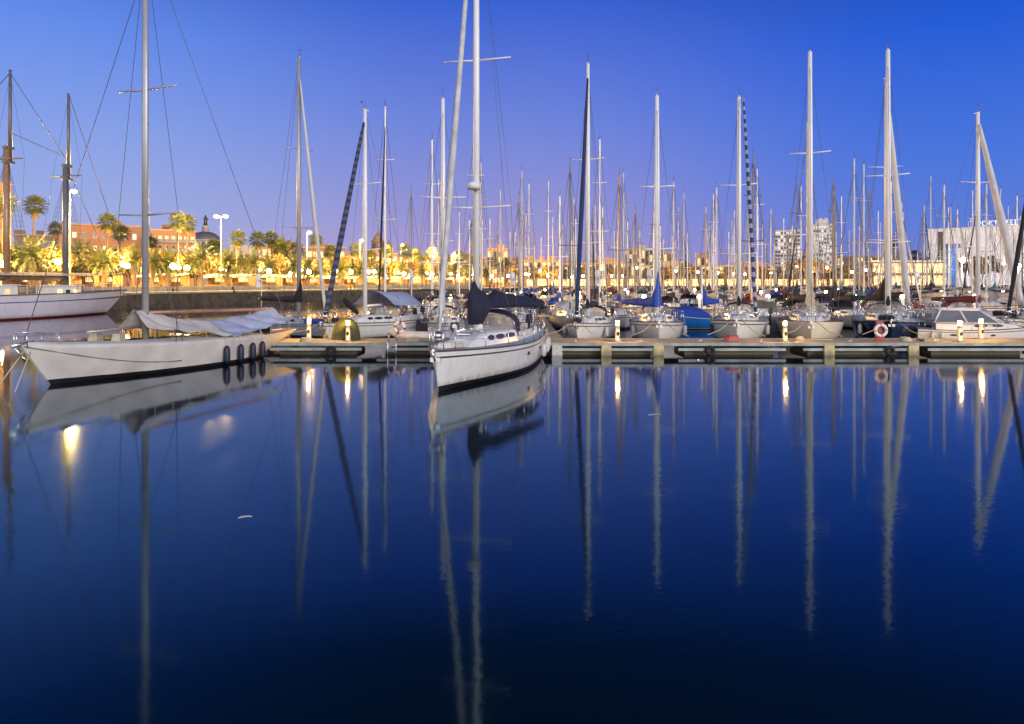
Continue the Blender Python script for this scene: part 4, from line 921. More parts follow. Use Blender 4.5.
    mv = link('masthead_vane', cm('mhv', lambda: MB().tube([(0, 0, 0), (0, 0, .6)], .02, n=3).box((.2, 0, .3), (.5, .04, .05)).mesh('masthead_vane', wire_m)), mast); mv.scale = (1, 1, 1/(H-1.2)); mv.location = (0, 0, 1)
    ch = 1.2 if random.random() < .2 else .0
    if random.random() < .85:
        link('sail_cover', cm(('cv', cn, ch), lambda: boom_cover(.1, -3.6, 2.0, 2.05, .5, .2, .2, (.3, ch) if ch else None, n=7).mesh('sail_cover', cvm)), root, (mx, 0, .15))
        link('boom', cm('boom', lambda: MB().tube([(0, 0, 2.0), (-3.9, 0, 2.05)], .06, n=5).mesh('boom', alu_w)), root, (mx, 0, .1))
    if random.random() < .3:       # furled jib
        jn, jm = random.choice((('white', cv_white), ('navy', cv_navy), ('white', cv_white), ('grey', cv_grey)))
        bx = Lh/2-.3; H5 = round(H)
        def mk():
            return MB().tube([(bx+(mx-bx)*t, 0, 1.5+(H5-1.9)*t*.95) for t in (0, .04, .3, .7, .97, 1)], [.03, .07, .09, .07, .04, .02], n=6).mesh('furled_jib', jm)
        link('furled_jib', cm(('j', k, jn, H5), mk), root)
    if random.random() < .75:
        def mkh():
            m = MB(); rings = [[(x_, 1.0*w_*-math.cos(math.pi*q/8), h_*math.sin(math.pi*q/8)**.55) for q in range(9)] for x_, w_, h_ in ((-.9, 1, .8), (-.2, .98, .82), (.5, .85, .05))]
            m.loft(rings, closed=False); return m.mesh('sprayhood', cvm)
        link('sprayhood', cm(('sh', cn), mkh), root, (-Lh*.1, 0, zb(0)+.35))
    if random.random() < .3:
        link('bimini', cm(('bi', cn), lambda: MB().loft([[(x_, 1.1*q, z_-.16*abs(q)**2) for q in (-1, -.5, 0, .5, 1)] for x_, z_ in ((-1, 0), (0, .1), (1, 0))], closed=False).mesh('bimini', cvm)), root, (-Lh*.32, 0, zb(0)+1.75))
        link('bimini_frame', cm('bif', lambda: MB().tube([(0, -1.05, -1.7), (-.7, -1.05, -.15), (-.7, 1.05, -.15), (0, 1.05, -1.7)], .02, n=4).tube([(0, -1.05, -1.7), (.7, -1.05, -.15), (.7, 1.05, -.15), (0, 1.05, -1.7)], .02, n=4).mesh('bimini_frame', steel)), root, (-Lh*.32, 0, zb(0)+1.75))
    return root
def row(idx, y, x0, x1, head, step, lod):
    xs = []; x = x0
    while x < x1:
        if not (idx == 0 and (-2.6 < x < 4.4 or 10.4 < x < 17.2)): xs.append(x)
        x += step*random.uniform(.92, 1.12)
    for i, x in enumerate(xs):
        lb = '{hull} sloop with {cover} canvas, %s from the promenade end, %s row back' % (nth(i), nth(idx))
        row_boat(x, y+random.uniform(-.7, .7), (-head if idx % 2 == 0 and random.random() < .7 else head)+R(random.uniform(-3, 3)), lb, 'boats moored in rows across the marina', lod)
UP, DN = R(90), R(-90)
row(0, 54.6, -10, 27, UP, 3.6, 1)
pontoon(-12, 62, 60.4, 62.2, 'second long pontoon across the marina between two rows of boats', detail=False, mod=12, name='finger_pontoon')
row(1, 68.0, -10, 60, DN, 3.7, 1)
row(2, 85.5, -9, 72, UP, 3.7, 1)
pontoon(-12, 84, 92, 93.8, 'third long pontoon farther back across the marina', detail=False, mod=16, name='finger_pontoon')
row(3, 100, -10, 82, DN, 3.8, 1)
row(4, 118, -9, 96, UP, 3.9, 2)
pontoon(-10, 108, 124.5, 126.3, 'fourth long pontoon far back across the marina', detail=False, mod=20, name='finger_pontoon')
row(5, 132.5, -8, 108, DN, 4.1, 2)
row(6, 151, -4, 122, UP, 4.3, 2)
pontoon(0, 136, 157.5, 159.3, 'fifth pontoon before the promenade restaurants', detail=False, mod=25, name='finger_pontoon')
row(7, 166, 2, 132, DN, 4.5, 2)
row(8, 185, 10, 146, UP, 4.9, 2)
pontoon(8, 150, 191.5, 193.3, 'farthest pontoon before the promenade restaurants', detail=False, mod=25, name='finger_pontoon')
row(9, 201, 18, 158, DN, 5.4, 2)
# pedestal lamps in the rows behind
k = 0
for Y, n_, x0, x1 in ((61.3, 9, -8, 44), (92.9, 9, -4, 70), (125.4, 7, 0, 95)):
    for i in range(n_):
        X_ = x0+(x1-x0)*(i+.5)/n_+random.uniform(-1.5, 1.5)
        root = empty('light_pedestal', (X_, Y, PZ), 0, 'small amber light pedestal, %s along the %s pontoon back from the water' % (nth(i), nth({61.3: 1, 92.9: 2, 125.4: 3}[Y])), 'light pedestal', 'service light pedestals on the pontoons')
        link('post', cm('pp', lambda: MB().tube([(0, 0, 0), (0, 0, 1.5)], .12, n=8).mesh('post', white_p)), root)
        link('lamp', cm('pq', lambda: MB().ball((0, 0, 1.68), .2, n=8, m=6).mesh('lamp', lampsod)), root)
        light('pedestal_light', root, (0, 0, 2.1), 420, (1, .6, .22), .15)

# ------------------------------------------------------------------ promenade: palms, trees, lamps
def frond(m, base, az, el, length, droop, leaf=.55, n=12, mi=0, wl=.05, twist=0):
    p = Vector(base); d = Vector((math.cos(az)*math.cos(el), math.sin(az)*math.cos(el), math.sin(el))); step = length/n; pts = [p.copy()]
    side = Vector((-math.sin(az), math.cos(az), 0))
    for i in range(n):
        p = p+d*step; d = (d+Vector((0, 0, -droop*(i+1)/n*.22))).normalized(); pts.append(p.copy())
    for i in range(1, n):
        t = i/n; dd = (pts[i+1]-pts[i]).normalized(); up = side.cross(dd).normalized()
        l_ = leaf*math.sin(math.pi*min(.97, .12+t*.86))**.7
        for sd in (-1, 1):
            for q in (0, .5):
                b = pts[i].lerp(pts[i+1], q); v = (side*sd*.86+dd*.55-up*.0+Vector((0, 0, -.25+random.uniform(-.18, .18)))).normalized()
                m.add([b, b+dd*wl, b+v*l_+dd*wl*.4, b+v*l_], [(0, 1, 2, 3)], mi)
    for i in range(n): 
        a, b = pts[i], pts[i+1]; w_ = .025
        m.add([a-side*w_, a+side*w_, b+side*w_, b-side*w_], [(0, 1, 2, 3)], mi)
def phoenix(h, cr, nf=58):
    m = MB(); 
    for i in range(nf):
        t = (i+.5)/nf; el = R(88)-R(118)*t**.85; az = i*2.39996+random.uniform(-.15, .15)
        frond(m, (0.15*math.cos(az), .15*math.sin(az), h-.1), az, el, cr*random.uniform(.88, 1.08), 1.9-1.0*abs(el), leaf=.55, n=13, wl=.075)
    cm_ = m.mesh('crown', palm_leaf)
    t = MB(); n = 9; t.tube([(0.06*math.sin(i), .05*math.cos(i*1.3), h*i/n) for i in range(n+1)], [.42-.1*i/n+.03*(i % 2)+(.14 if i == n-1 else 0) for i in range(n+1)], n=9)
    return t.mesh('trunk', trunk_m), cm_
def fanpalm(h, cr, nf=38):
    m = MB()
    for i in range(nf):
        t = (i+.5)/nf; el = R(85)-R(135)*t; az = i*2.39996; r = cr*.5*random.uniform(.85, 1.1)
        d = Vector((math.cos(az)*math.cos(el), math.sin(az)*math.cos(el), math.sin(el))); c0 = Vector((0, 0, h)); c1 = c0+d*r
        side = Vector((-math.sin(az), math.cos(az), 0)); up = side.cross(d)
        m.add([c0-side*.025, c0+side*.025, c1+side*.02, c1-side*.02], [(0, 1, 2, 3)])
        nb = 13
        for k in range(nb):
            a = R(-115+230*k/(nb-1)); v = d*math.cos(a)+side*math.sin(a); v = (v+Vector((0, 0, -.28))-up*.0).normalized(); ll = cr*.52*(1-.18*abs(a)/2)*random.uniform(.85, 1.1)
            s_ = v.cross(up).normalized()*.055
            e = c1+v*ll+Vector((0, 0, -.16*ll*random.random()))
            m.add([c1-s_*.4, c1+s_*.4, c1+v*ll*.55+s_, e, c1+v*ll*.55-s_], [(0, 1, 2, 3, 4)])
    cr_m = m.mesh('crown', fan_leaf)
    sk = MB()
    for i in range(26):
        az = i*2.4; a = Vector((math.cos(az)*.18, math.sin(az)*.18, h-.3-random.random()*.5)); e = a+Vector((math.cos(az)*.45, math.sin(az)*.45, -1.1-random.random()*.5)); sd = Vector((-math.sin(az), math.cos(az), 0))*.2
        sk.add([a-sd*.3, a+sd*.3, e+sd, e-sd], [(0, 1, 2, 3)])
    skm = sk.mesh('skirt', dead_leaf)
    t = MB(); n = 10; bend = random.uniform(-.3, .3); t.tube([(bend*math.sin(math.pi*i/n), 0, h*i/n) for i in range(n+1)], [.3]+[.21-.07*i/n for i in range(1, n+1)], n=8)
    return t.mesh('trunk', trunk_m), cr_m, skm
def leafy(h, r, mm, nleaf=2600, seed=1, tall=.75):
    rnd = random.Random(seed); m = MB(); lobes = []
    for k in range(15):
        a = rnd.uniform(0, 6.28); q = rnd.uniform(.15, .75)*r; lobes.append((q*math.cos(a), q*math.sin(a), h*(.42+.46*rnd.random()*tall+.08*(1-q/r)), r*rnd.uniform(.26, .44)))
    for i in range(nleaf):
        lx, ly, lz, lr = lobes[i % len(lobes)]
        v = Vector((rnd.gauss(0, 1), rnd.gauss(0, 1), rnd.gauss(0, 1))).normalized(); rad = lr*rnd.random()**.35; p = Vector((lx, ly, lz))+Vector((v.x*rad, v.y*rad, v.z*rad*.75))
        sz = rnd.uniform(.1, .24)*(r/3.5); u = Vector((rnd.gauss(0, 1), rnd.gauss(0, 1), rnd.gauss(0, 1))).normalized(); q = u.cross(v).normalized() if u.cross(v).length > .01 else Vector((1, 0, 0))
        m.add([p-u*sz, p+q*sz*.6, p+u*sz, p-q*sz*.6], [(0, 1, 2, 3)])
    c_ = m.mesh('crown', mm); t = MB(); t.tube([(0, 0, 0), (.05, 0, h*.25), (0, .05, h*.5)], [.22, .16, .12], n=8)
    for k in range(7):
        lx, ly, lz, lr = lobes[k]; t.tube([(0, 0, h*(.22+.03*k)), (lx*.5, ly*.5, (h*.3+lz)/2), (lx, ly, lz)], [.1, .07, .03], n=5)
    return t.mesh('trunk', bark_m), c_
random.seed(21)
PH = [phoenix(5.0, 3.4), phoenix(4.2, 3.2), phoenix(5.8, 3.6)]
FP = [fanpalm(10, 2.3), fanpalm(10, 2.5), fanpalm(10, 2.1)]
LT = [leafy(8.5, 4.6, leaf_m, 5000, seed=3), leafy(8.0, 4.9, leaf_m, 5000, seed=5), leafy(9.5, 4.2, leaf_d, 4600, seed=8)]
def place_tree(kind, meshes, x, y, label, cat, grp, rz=0, sc_=1.0, th=None, names=('trunk', 'crown', 'skirt')):
    root = empty(kind, (x, y, QZ), rz, label, cat, grp)
    for nm, me in zip(names, meshes):
        o = link(nm, me, root)
        if th:      # a taller trunk carries the crown up
            if nm == 'trunk': o.scale = (1, 1, th/10)
            else: o.location = (0, 0, th-10*sc_); o.scale = (sc_,)*3
        else: o.scale = (sc_,)*3
    return root
pho = [(32, 242, 102), (-25, 240, 100), (80, 246, 118), (134, 250, 112), (201, 248, 124), (254, 255, 138), (294, 258, 146), (282, 244, 175), (321, 262, 152), (342, 263, 158), (362, 264, 164), (384, 265, 170), (402, 264, 176), (422, 265, 182), (440, 266, 188), (455, 266, 196), (470, 266, 204), (486, 267, 212), (168, 254, 120), (228, 254, 130), (54, 250, 108), (104, 252, 112), (152, 253, 118), (184, 256, 132), (240, 257, 142), (268, 259, 148), (308, 260, 152), (334, 261, 160), (352, 263, 170)]
pho.sort()
for i, (px, ty, Y) in enumerate(pho):
    hh = gz(ty, Y)-QZ; k = i % 3; base = (5.0, 4.2, 5.8)[k]+1.9
    place_tree('date_palm', PH[k], gx(px, Y), Y, 'short thick date palm with arching fronds, %s of its kind along the promenade' % nth(i), 'palm tree', 'date palms along the promenade', random.uniform(0, 6), hh/base)
fan = [(4, 193, 104), (35, 197, 122), (55, 222, 150), (108, 214, 126), (121, 226, 150), (178, 213, 128), (187, 216, 138), (214, 240, 160), (238, 231, 140), (258, 234, 170), (271, 232, 172), (280, 240, 170), (316, 234, 178), (296, 244, 190), (331, 246, 200), (356, 245, 200), (371, 250, 205), (387, 247, 206), (405, 246, 200), (416, 250, 208), (421, 255, 220), (432, 249, 214), (446, 254, 220), (459, 252, 226), (468, 256, 222), (480, 257, 232), (494, 258, 236), (506, 260, 240), (518, 262, 246), (150, 236, 160)]
fan.sort()
for i, (px, ty, Y) in enumerate(fan):
    place_tree('fan_palm', FP[i % 3], gx(px, Y), Y, 'tall slender fan palm, %s of its kind along the promenade' % nth(i), 'palm tree', 'fan palms along the promenade', random.uniform(0, 6), 1.0 if Y < 160 else 1.15, th=gz(ty, Y)-QZ-1.6)
i = 0
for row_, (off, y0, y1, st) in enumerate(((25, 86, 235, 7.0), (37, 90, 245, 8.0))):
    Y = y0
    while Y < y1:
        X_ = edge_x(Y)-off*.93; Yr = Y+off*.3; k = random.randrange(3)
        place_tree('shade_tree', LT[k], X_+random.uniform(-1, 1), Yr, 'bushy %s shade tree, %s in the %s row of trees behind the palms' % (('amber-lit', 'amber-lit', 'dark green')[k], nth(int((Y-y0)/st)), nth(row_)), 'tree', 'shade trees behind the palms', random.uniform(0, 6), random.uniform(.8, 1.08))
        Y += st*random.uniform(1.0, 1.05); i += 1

def street_lamp(x, y, H, label, power, heads=((.9, 0),), mm=lampsod, col=(1, .58, .16)):
    root = empty('tall_street_lamp', (x, y, QZ), 0, label, 'street lamp', 'tall street lamps along the promenade')
    m = MB(); m.tube([(0, 0, 0), (0, 0, .8), (0, 0, .82), (0, 0, H)], [.2, .2, .13, .07], n=8)
    for dx, dy in heads: m.tube([(0, 0, H-.25), (dx, dy, H)], .05, n=5)
    m.build('pole', mat('lamp_pole', (.12, .12, .11), .5, .2), root)
    for dx, dy in heads:
        m = MB(); m.box((dx, dy, H+.1), (.75, .45, .16), taper=.7); h_ = m.build('lamp_head', white_p, root)
        m = MB(); m.ball((dx, dy, H-.1), .46, n=12, m=6, sq=(1, .8, .5)); m.build('lens', mm, h_)
        light('street_light', root, (dx*1.6, dy-1.3, H-.9), power/len(heads), col, .3)
for i, (px, ty, Y, hd) in enumerate(((70, 191, 104, 1), (221, 216, 128, 2), (307, 232, 160, 1), (360, 240, 190, 1), (401, 245, 205, 1), (431, 250, 215, 1), (452, 254, 228, 1), (-60, 180, 90, 1))):
    street_lamp(gx(px, Y), Y, gz(ty, Y)-QZ, 'tall pale pole street lamp with %s glowing head%s, %s along the promenade' % ('two' if hd == 2 else 'one', 's' if hd == 2 else '', nth(i)), 60000,
                ((-.9, 0), (.9, 0)) if hd == 2 else ((.6, 0),))
LM = None
def globe_lamp(x, y, label, H=4.6, power=900, mm=lampglobe, col=(1, .57, .15), r=.45, lit=True):
    root = empty('globe_lamp', (x, y, QZ), 0, label, 'street lamp', 'globe lamps along the promenade')
    link('pole', cm(('gp', H), lambda: MB().tube([(0, 0, 0), (0, 0, .4), (0, 0, .42), (0, 0, H-.3)], [.14, .12, .06, .05], n=7).mesh('pole', cv_black)), root)
    link('globe', cm(('gg', mm.name, H, r), lambda: MB().ball((0, 0, H), r, n=10, m=7).mesh('globe', mm)), root)
    if lit: light('globe_light', root, (0, 0, H+r+.35), power, col, .25)
for i, (px, py, Y) in enumerate(((3, 264, 98), (58, 262, 104), (123, 264, 112), (173, 266, 106), (187, 268, 118), (228, 270, 130), (269, 271, 128), (290, 274, 150), (309, 272, 140), (335, 272, 150), (351, 272, 156), (374, 272, 160), (385, 275, 172), (404, 274, 172), (410, 276, 180), (432, 274, 184), (442, 274, 190), (458, 275, 198), (474, 275, 205), (492, 276, 214), (508, 276, 222))):
    globe_lamp(gx(px, Y), Y, 'globe lamp glowing warm white, %s along the promenade' % nth(i), H=round(gz(py, Y)-QZ, 1), power=6000)
for i in range(13):
    Y = 100+i*10.5; globe_lamp(edge_x(Y)-20*.93, Y+6, 'added globe lamp backlighting the tree canopy, %s along the promenade' % nth(i), H=4.2, power=11000)  # extra lamp row added to light the tree canopy from behind
for i, (px, py, Y) in enumerate(((526, 274, 229), (540, 271, 226), (548, 276, 232), (560, 277, 234), (572, 277, 234), (583, 276, 233), (601, 269, 232), (612, 276, 234), (623, 276, 234), (637, 268, 232), (655, 272, 236), (676, 271, 237), (698, 272, 237), (718, 273, 238), (733, 274, 238), (745, 274, 238), (771, 273, 238), (797, 266, 238), (812, 272, 239), (827, 268, 239), (852, 272, 239), (866, 270, 239), (1004, 264, 236), (1030, 262, 236))):
    globe_lamp(gx(px, Y), Y, 'globe lamp on the far quay, %s counted from the palms toward the white hall' % nth(i), H=round(gz(py, Y)-QZ, 1), power=3200, col=(1, .52, .15), mm=lampwhite if i in (2, 3, 4, 5, 7, 8) else lampglobe, r=.42)
for px, py, Y, lb in ((962, 260, 200, 'brilliant white floodlight on a mast beside the blue banner tower'), (1018, 267, 190, 'brilliant white floodlight low near the far quay hall')):
    root = empty('floodlight', (gx(px, Y), Y, 0), 0, lb, 'floodlight')
    H = gz(py, Y); m = MB(); m.tube([(0, 0, -.5), (0, 0, H)], .12, n=6); m.build('pole', alu_w, root); m = MB(); m.ball((0, -.3, H), .8, n=10, m=7); m.build('lamp', lampwhite, root)
    light('flood_light', root, (0, -1.6, H+.3), 9000, (.85, 1, .95), .5)

for i, (px, ty) in enumerate(((534, 266), (566, 267), (590, 266), (618, 264), (646, 266), (668, 267), (690, 265), (716, 266), (742, 266), (762, 265), (790, 267), (806, 258), (822, 264), (838, 266), (858, 262), (893, 240), (915, 252), (925, 256), (975, 254), (990, 252))):
    if i in (15, 16, 17): place_tree('fan_palm', FP[i % 3], gx(px, 300), 300, 'dark fan palm above the glass restaurant roof, %s toward the white hall' % nth(i-15), 'palm tree', 'palms behind the glass restaurant', i, 1.3, th=gz(ty, 300)-QZ-1.6)
    else: place_tree('shade_tree', LT[(i*2) % 3], gx(px, 247), 247, 'round tree before the far quay houses, %s from the palms toward the white hall' % nth(i if i < 15 else i-3), 'tree', 'trees on the far quay', i, (gz(ty, 247)-QZ)/(8.5, 7.5, 9.5)[(i*2) % 3])

# ------------------------------------------------------------------ buildings
def building(px0, px1, ty, Y, depth, wm, label, rows, cols, lit=.3, wz0=4.0, wh=2.0, ww=1.3, roof=None, name='town_building', frame=stone_pale, ground=QZ, shop=None, rz=0, balcony=False, litm=glowwarm, seed=0, parap=True, cat='building'):
    rnd = random.Random(int(px0*7+seed)); th = math.atan(((px0+px1)/2-512)/F); x0, x1 = gx(px0, Y), gx(px1, Y); W = (x1-x0)*math.cos(th); rz = -th; H = gz(ty, Y)-ground
    root = empty(name, ((x0+x1)/2, Y, ground), rz, label, cat)
    m = MB(); m.box((0, depth/2, H/2), (W, depth, H)); m.build('wall', wm, root)
    if parap:
        m = MB(); m.box((0, depth/2, H+.2), (W+.5, depth+.5, .4)); m.build('cornice', frame, root)
    for k in range(rnd.randint(1, 4)):
        m = MB(); hx = rnd.uniform(-.4, .4)*W; m.box((hx, depth*.4, H+.4+.8), (rnd.uniform(1.5, 4), 3, 1.6)); m.build('roof_hut' if k % 2 else 'chimney', wm, root)
    if roof:
        m = MB(); m.add([(-W/2-.3, -.3, H+.4), (W/2+.3, -.3, H+.4), (W/2+.3, depth+.3, H+.4), (-W/2-.3, depth+.3, H+.4), (-W/2+2, depth/2, H+roof), (W/2-2, depth/2, H+roof)], [(0, 1, 5, 4), (1, 2, 5), (2, 3, 4, 5), (3, 0, 4)]); m.build('roof', tile_r, root)
    if rows and cols:
        rh = (H-wz0-1.0)/rows; sp = W/cols
        fme = MB().box((0, -.03, 0), (ww+.3, .1, wh+.3)).mesh('window', frame)
        pd = MB().box((0, -.1, 0), (ww, .05, wh)).mesh('pane', pane_d); pg = MB().box((0, -.1, 0), (ww, .05, wh)).mesh('pane', litm)
        bal = MB().box((0, -.45, -wh/2-.15), (ww+.9, .9, .12)).box((0, -.87, -wh/2+.35), (ww+.9, .05, .9)).mesh('balcony', alu_d) if balcony else None
        for r in range(rows):
            for c_ in range(cols):
                o = link('window', fme, root, (-W/2+sp*(c_+.5), 0, wz0+rh*(r+.5)))
                link('pane', pg if rnd.random() < lit else pd, o)
                if bal: link('balcony', bal, o)
    if shop:
        n = max(2, int(W/4.5)); sp = W/n
        sm = MB().box((0, -.05, 1.5), (sp*.72, .12, 2.6)).mesh('shopfront', shop)
        for k in range(n): link('shopfront', sm, root, (-W/2+sp*(k+.5), 0, 0))
    return root
building(-90, 13, 182, 150, 16, stone_ochre, 'tall ochre block rising at the edge beside the first fan palm', 5, 9, .3, 5, name='town_building', balcony=True, shop=glowshop)
light('added_facade_fill', bpy.data.objects['town_building'], (10, -14, 2), 30000, (1, .5, .12), 1.0)  # unseen lamp added to brighten the ochre facade and its water reflection
building(15, 60, 236, 215, 14, stone_brown, 'low brown building between the first two fan palms', 3, 8, .3, 5)
bb = building(60, 150, 226, 190, 18, brick_red, 'long red brick building with small windows behind the amber trees', 3, 9, .35, 5.5, 1.5, .9, litm=glowpale)
building(150.5, 196, 231, 188, 16, brick_red, 'lower red brick wing with balconies joining the long brick building', 4, 7, .35, 4.5, 1.6, .85, balcony=True)
building(197, 262, 250, 220, 14, stone_grey, 'grey apartment range below the domed church', 2, 11, .3, 5)
building(262, 300, 246, 240, 14, stone_pink, 'pink plaster house among the dark palms', 3, 7, .35, 5)
building(302, 345, 248, 250, 14, stone_brown, 'brown plaster house beside the second pair of street lamps', 3, 8, .3, 5)
building(345, 398, 254, 262, 14, stone_pink, 'low pink house under the church tower', 3, 9, .3, 5)
building(398, 440, 258, 268, 14, stone_ochre, 'low ochre house beyond the fan palms', 3, 8, .3, 5)
building(440, 486, 258, 270, 14, stone_brown, 'brown house beyond the last palms', 3, 8, .3, 5)
building(487, 508, 249, 275, 16, stone_ochre, 'taller orange building with square dark attic window', 4, 4, .3, 5)
building(508, 524, 262, 272, 14, stone_pink, 'small pink house beside the taller orange building', 2, 4, .4, 5, shop=glowshop)
building(524, 560, 261, 262, 14, stone_ochre, 'orange house with three window rows opposite the marina', 3, 8, .4, 5, shop=glowshop)
building(560, 592, 264, 262, 14, stone_brown, 'brown stone house on the far quay beside the orange house', 3, 8, .4, 5, shop=glowshop)
building(592, 625, 263, 262, 14, stone_ochre, 'ochre house on the far quay under the pale towers', 3, 8, .4, 5, shop=glowshop)
building(625, 657, 249, 330, 18, stone_pale, 'pale stepped apartment block above the far quay roofs', 5, 8, .4, 8)
building(658, 672, 253, 332, 14, stone_pink, 'narrow banded apartment block beside the pale stepped block', 5, 3, .4, 8)
building(625.5, 700, 266, 262, 14, stone_pale, 'long pale restaurant range with lit ground floor on the far quay', 3, 15, .5, 5, shop=glowshop)
building(697, 709, 257, 330, 14, stone_pink, 'small pink tower house behind the restaurant range', 4, 3, .4, 8)
building(700.5, 775, 266, 262, 14, stone_ochre, 'long ochre warehouse with many lit windows on the far quay', 3, 16, .55, 5, shop=glowshop)
building(775.5, 868, 267, 262, 14, stone_ochre, 'second long ochre warehouse below the two high towers', 3, 18, .5, 5, shop=glowshop)
building(775, 800, 230, 700, 30, mat('tower_panels_pale', (.72, .7, .74), .6), 'square high tower with a white face beside the honeycomb tower', 11, 9, .4, 12, 2.2, 1.8, name='high_tower', cat='tower', litm=glowpale)
building(813, 832, 224, 700, 24, stone_white, 'high tower gridded with lit windows and a stepped top', 13, 7, .6, 8, 2.0, 1.4, name='high_tower', cat='tower', litm=glowpale)
building(815.5, 829, 219.5, 703, 18, stone_white, 'stepped crown block topping the gridded high tower', 0, 0, parap=False, name='tower_top_block', ground=gz(224.5, 700), cat='tower')
building(800.5, 813, 254, 640, 18, stone_pale, 'low pale block between the two high towers', 5, 4, .5, 8, 3, 2.4)
building(832, 905, 256, 420, 20, stone_brown, 'long low brown range behind the glass restaurant', 3, 18, .3, 10)
# white hall with rooftop name sign
hall = building(921, 1130, 226, 285, 60, stone_white, 'large windowless white hall with a rooftop name sign', 0, 0, parap=True, name='white_hall', frame=stone_white, wz0=5)
def hall_extras():
    Y = 285; H = gz(226, Y)-QZ; x0 = (gx(921, Y)+gx(1130, Y))/2; ct = math.cos(math.atan((1025.5-512)/F))
    m = MB(); m.box(((gx(936, Y)-x0)*ct*1.0, -.06, H*.55), (2.6, .15, H*.82)); m.build('glazed_slot', glass_d, hall)
    xa, xb = (gx(966, Y)-x0)*ct, (gx(1020, Y)-x0)*ct; zz = H+.5
    m = MB(); m.tube([(xa, -.4, zz+2.4), (xb, -.4, zz+2.4)], .14, n=5); m.tube([(xa, -.4, zz), (xb, -.4, zz)], .1, n=5)
    for k in range(8): m.tube([(xa+(xb-xa)*k/7, -.4, zz-.1), (xa+(xb-xa)*k/7, -.4, zz+2.4)], .08, n=4)
    m.build('sign_frame', white_p, hall)
    fc = bpy.data.curves.new('lettering', 'FONT'); fc.body = 'PORT VELL'; fc.size = 2.9; fc.extrude = .12; fc.align_x = 'CENTER'; fc.materials.append(mat('sign_white', (.8, .8, .8), .5, emit=(.8, .85, 1), estr=.8))
    t_ = bpy.data.objects.new('lettering', fc); me_ = bpy.data.meshes.new_from_object(t_); me_.name = 'lettering'; bpy.data.objects.remove(t_); o = bpy.data.objects.new('lettering', me_); COL.objects.link(o); o.parent = hall; o.location = ((gx(997, Y)-x0)*ct, -.75, zz+.2); o.rotation_euler = (R(90), 0, 0)
    light('hall_floodlight', hall, (-20, -22, 3), 11000, (1, .93, .95), 1.0)
    light('hall_floodlight', hall, (12, -22, 3), 11000, (1, .93, .95), 1.0)
hall_extras()
def restaurant():
    Y = 246; x0, x1 = gx(872, Y), gx(948, Y); W = x1-x0; root = empty('glass_restaurant', ((x0+x1)/2, Y, QZ), 0, 'long glass restaurant pavilion glowing yellow under a flat roof', 'restaurant')
    H = gz(262, Y)-QZ; m = MB(); m.box((0, 6, H/2), (W, 11.6, H)); m.build('wall', stone_pale, root)
    m = MB(); m.box((0, 5, H+.25), (W+2, 14, .5)); m.build('roof', white_p, root); m = MB(); m.box((0, 4, H*.5), (W+1.2, 10.6, .35)); m.build('floor_band', stone_brown, root)
    pm = MB().box((0, 0, 0), (W/14*.86, .1, H*.38)).mesh('glass_bay', glowshop)
    for r in range(2):
        for k in range(14): link('glass_bay', pm, root, (-W/2+W/14*(k+.5), .12, H*(.26+.5*r)))
    for k in range(15):
        m = MB(); m.tube([(-W/2+W/14*k, -.6, 0), (-W/2+W/14*k, -.6, H)], .12, n=5); m.build('column', white_p, root)
restaurant()
def banner_tower():
    Y = 215; root = empty('blue_banner_tower', (gx(951, Y), Y, 0), 0, 'slim bright blue tower with a box top beside the white floodlight', 'tower')
    H = gz(246, Y); m = MB(); m.box((0, 0, H/2-.5), (1.9, 1.9, H)); m.build('shaft', mat('blue_panel', (.03, .18, .62), .5), root)
    m = MB(); m.box((.4, 0, H), (3.8, 2.6, 1.3)); m.build('top_box', mat('blue_dark_panel', (.03, .07, .25), .5), root)
    m = MB(); m.tube([(2, 0, H+.6), (2, 0, H+2.8), (1.2, 0, H+2.8)], .12, n=5); m.build('bracket', alu_d, root)
banner_tower()
# domed church with a statue
def dome_church():
    Y = 232; cx = gx(205.5, Y+8); root = empty('domed_church', (cx, Y+8, QZ), 0, 'dark domed church with a standing statue on its lantern', 'church')
    z0 = gz(248, Y)-QZ; z1 = gz(240, Y)-QZ; zt = gz(231, Y)-QZ; R0 = 4.9
    m = MB(); m.box((0, 0, z0/2), (22, 16, z0)); m.build('nave', stone_grey, root)
    m = MB(); m.tube([(0, 0, z0-.05), (0, 0, z1)], R0, n=20); m.tube([(0, 0, z1), (0, 0, z1+.5)], R0+.5, n=20); dr = m.build('drum', stone_grey, root)
    for k in range(10):
        a = 2*math.pi*k/10; q = MB(); q.box((math.cos(a)*R0*.99, math.sin(a)*R0*.99, (z0+z1)/2), (.3, 1.1, (z1-z0)*.7), rz=a); q.build('window', glass_d, dr)
    m = MB(); rings = []; 
    for i in range(9):
        t = i/8*math.pi/2*.9; rings.append([((R0-.1)*math.cos(t)*math.cos(a), (R0-.1)*math.cos(t)*math.sin(a), z1+.45+(zt-z1)*math.sin(t)) for a in [2*math.pi*k/20 for k in range(20)]])
    m.loft(rings, caps=True); m.build('dome', slate, root)
    m = MB(); m.tube([(0, 0, zt), (0, 0, zt+1.9), (0, 0, zt+2), (0, 0, zt+2.6)], [1.2, 1.0, 1.3, .6], n=10); m.build('lantern', stone_grey, root)
    zs = zt+2.6; m = MB(); m.tube([(0, 0, zs), (0, 0, zs+1.1), (0, 0, zs+2.5), (0, 0, zs+2.9), (0, 0, zs+3.1), (.0, 0, zs+3.4), (0, 0, zs+3.65)], [.75, .6, .7, .38, .2, .32, .12], n=8)
    m.tube([(.5, 0, zs+2.6), (1.0, -.1, zs+2.0), (.8, -.4, zs+2.3)], [.14, .12, .08], n=5); m.build('statue', bronze, root)
dome_church()
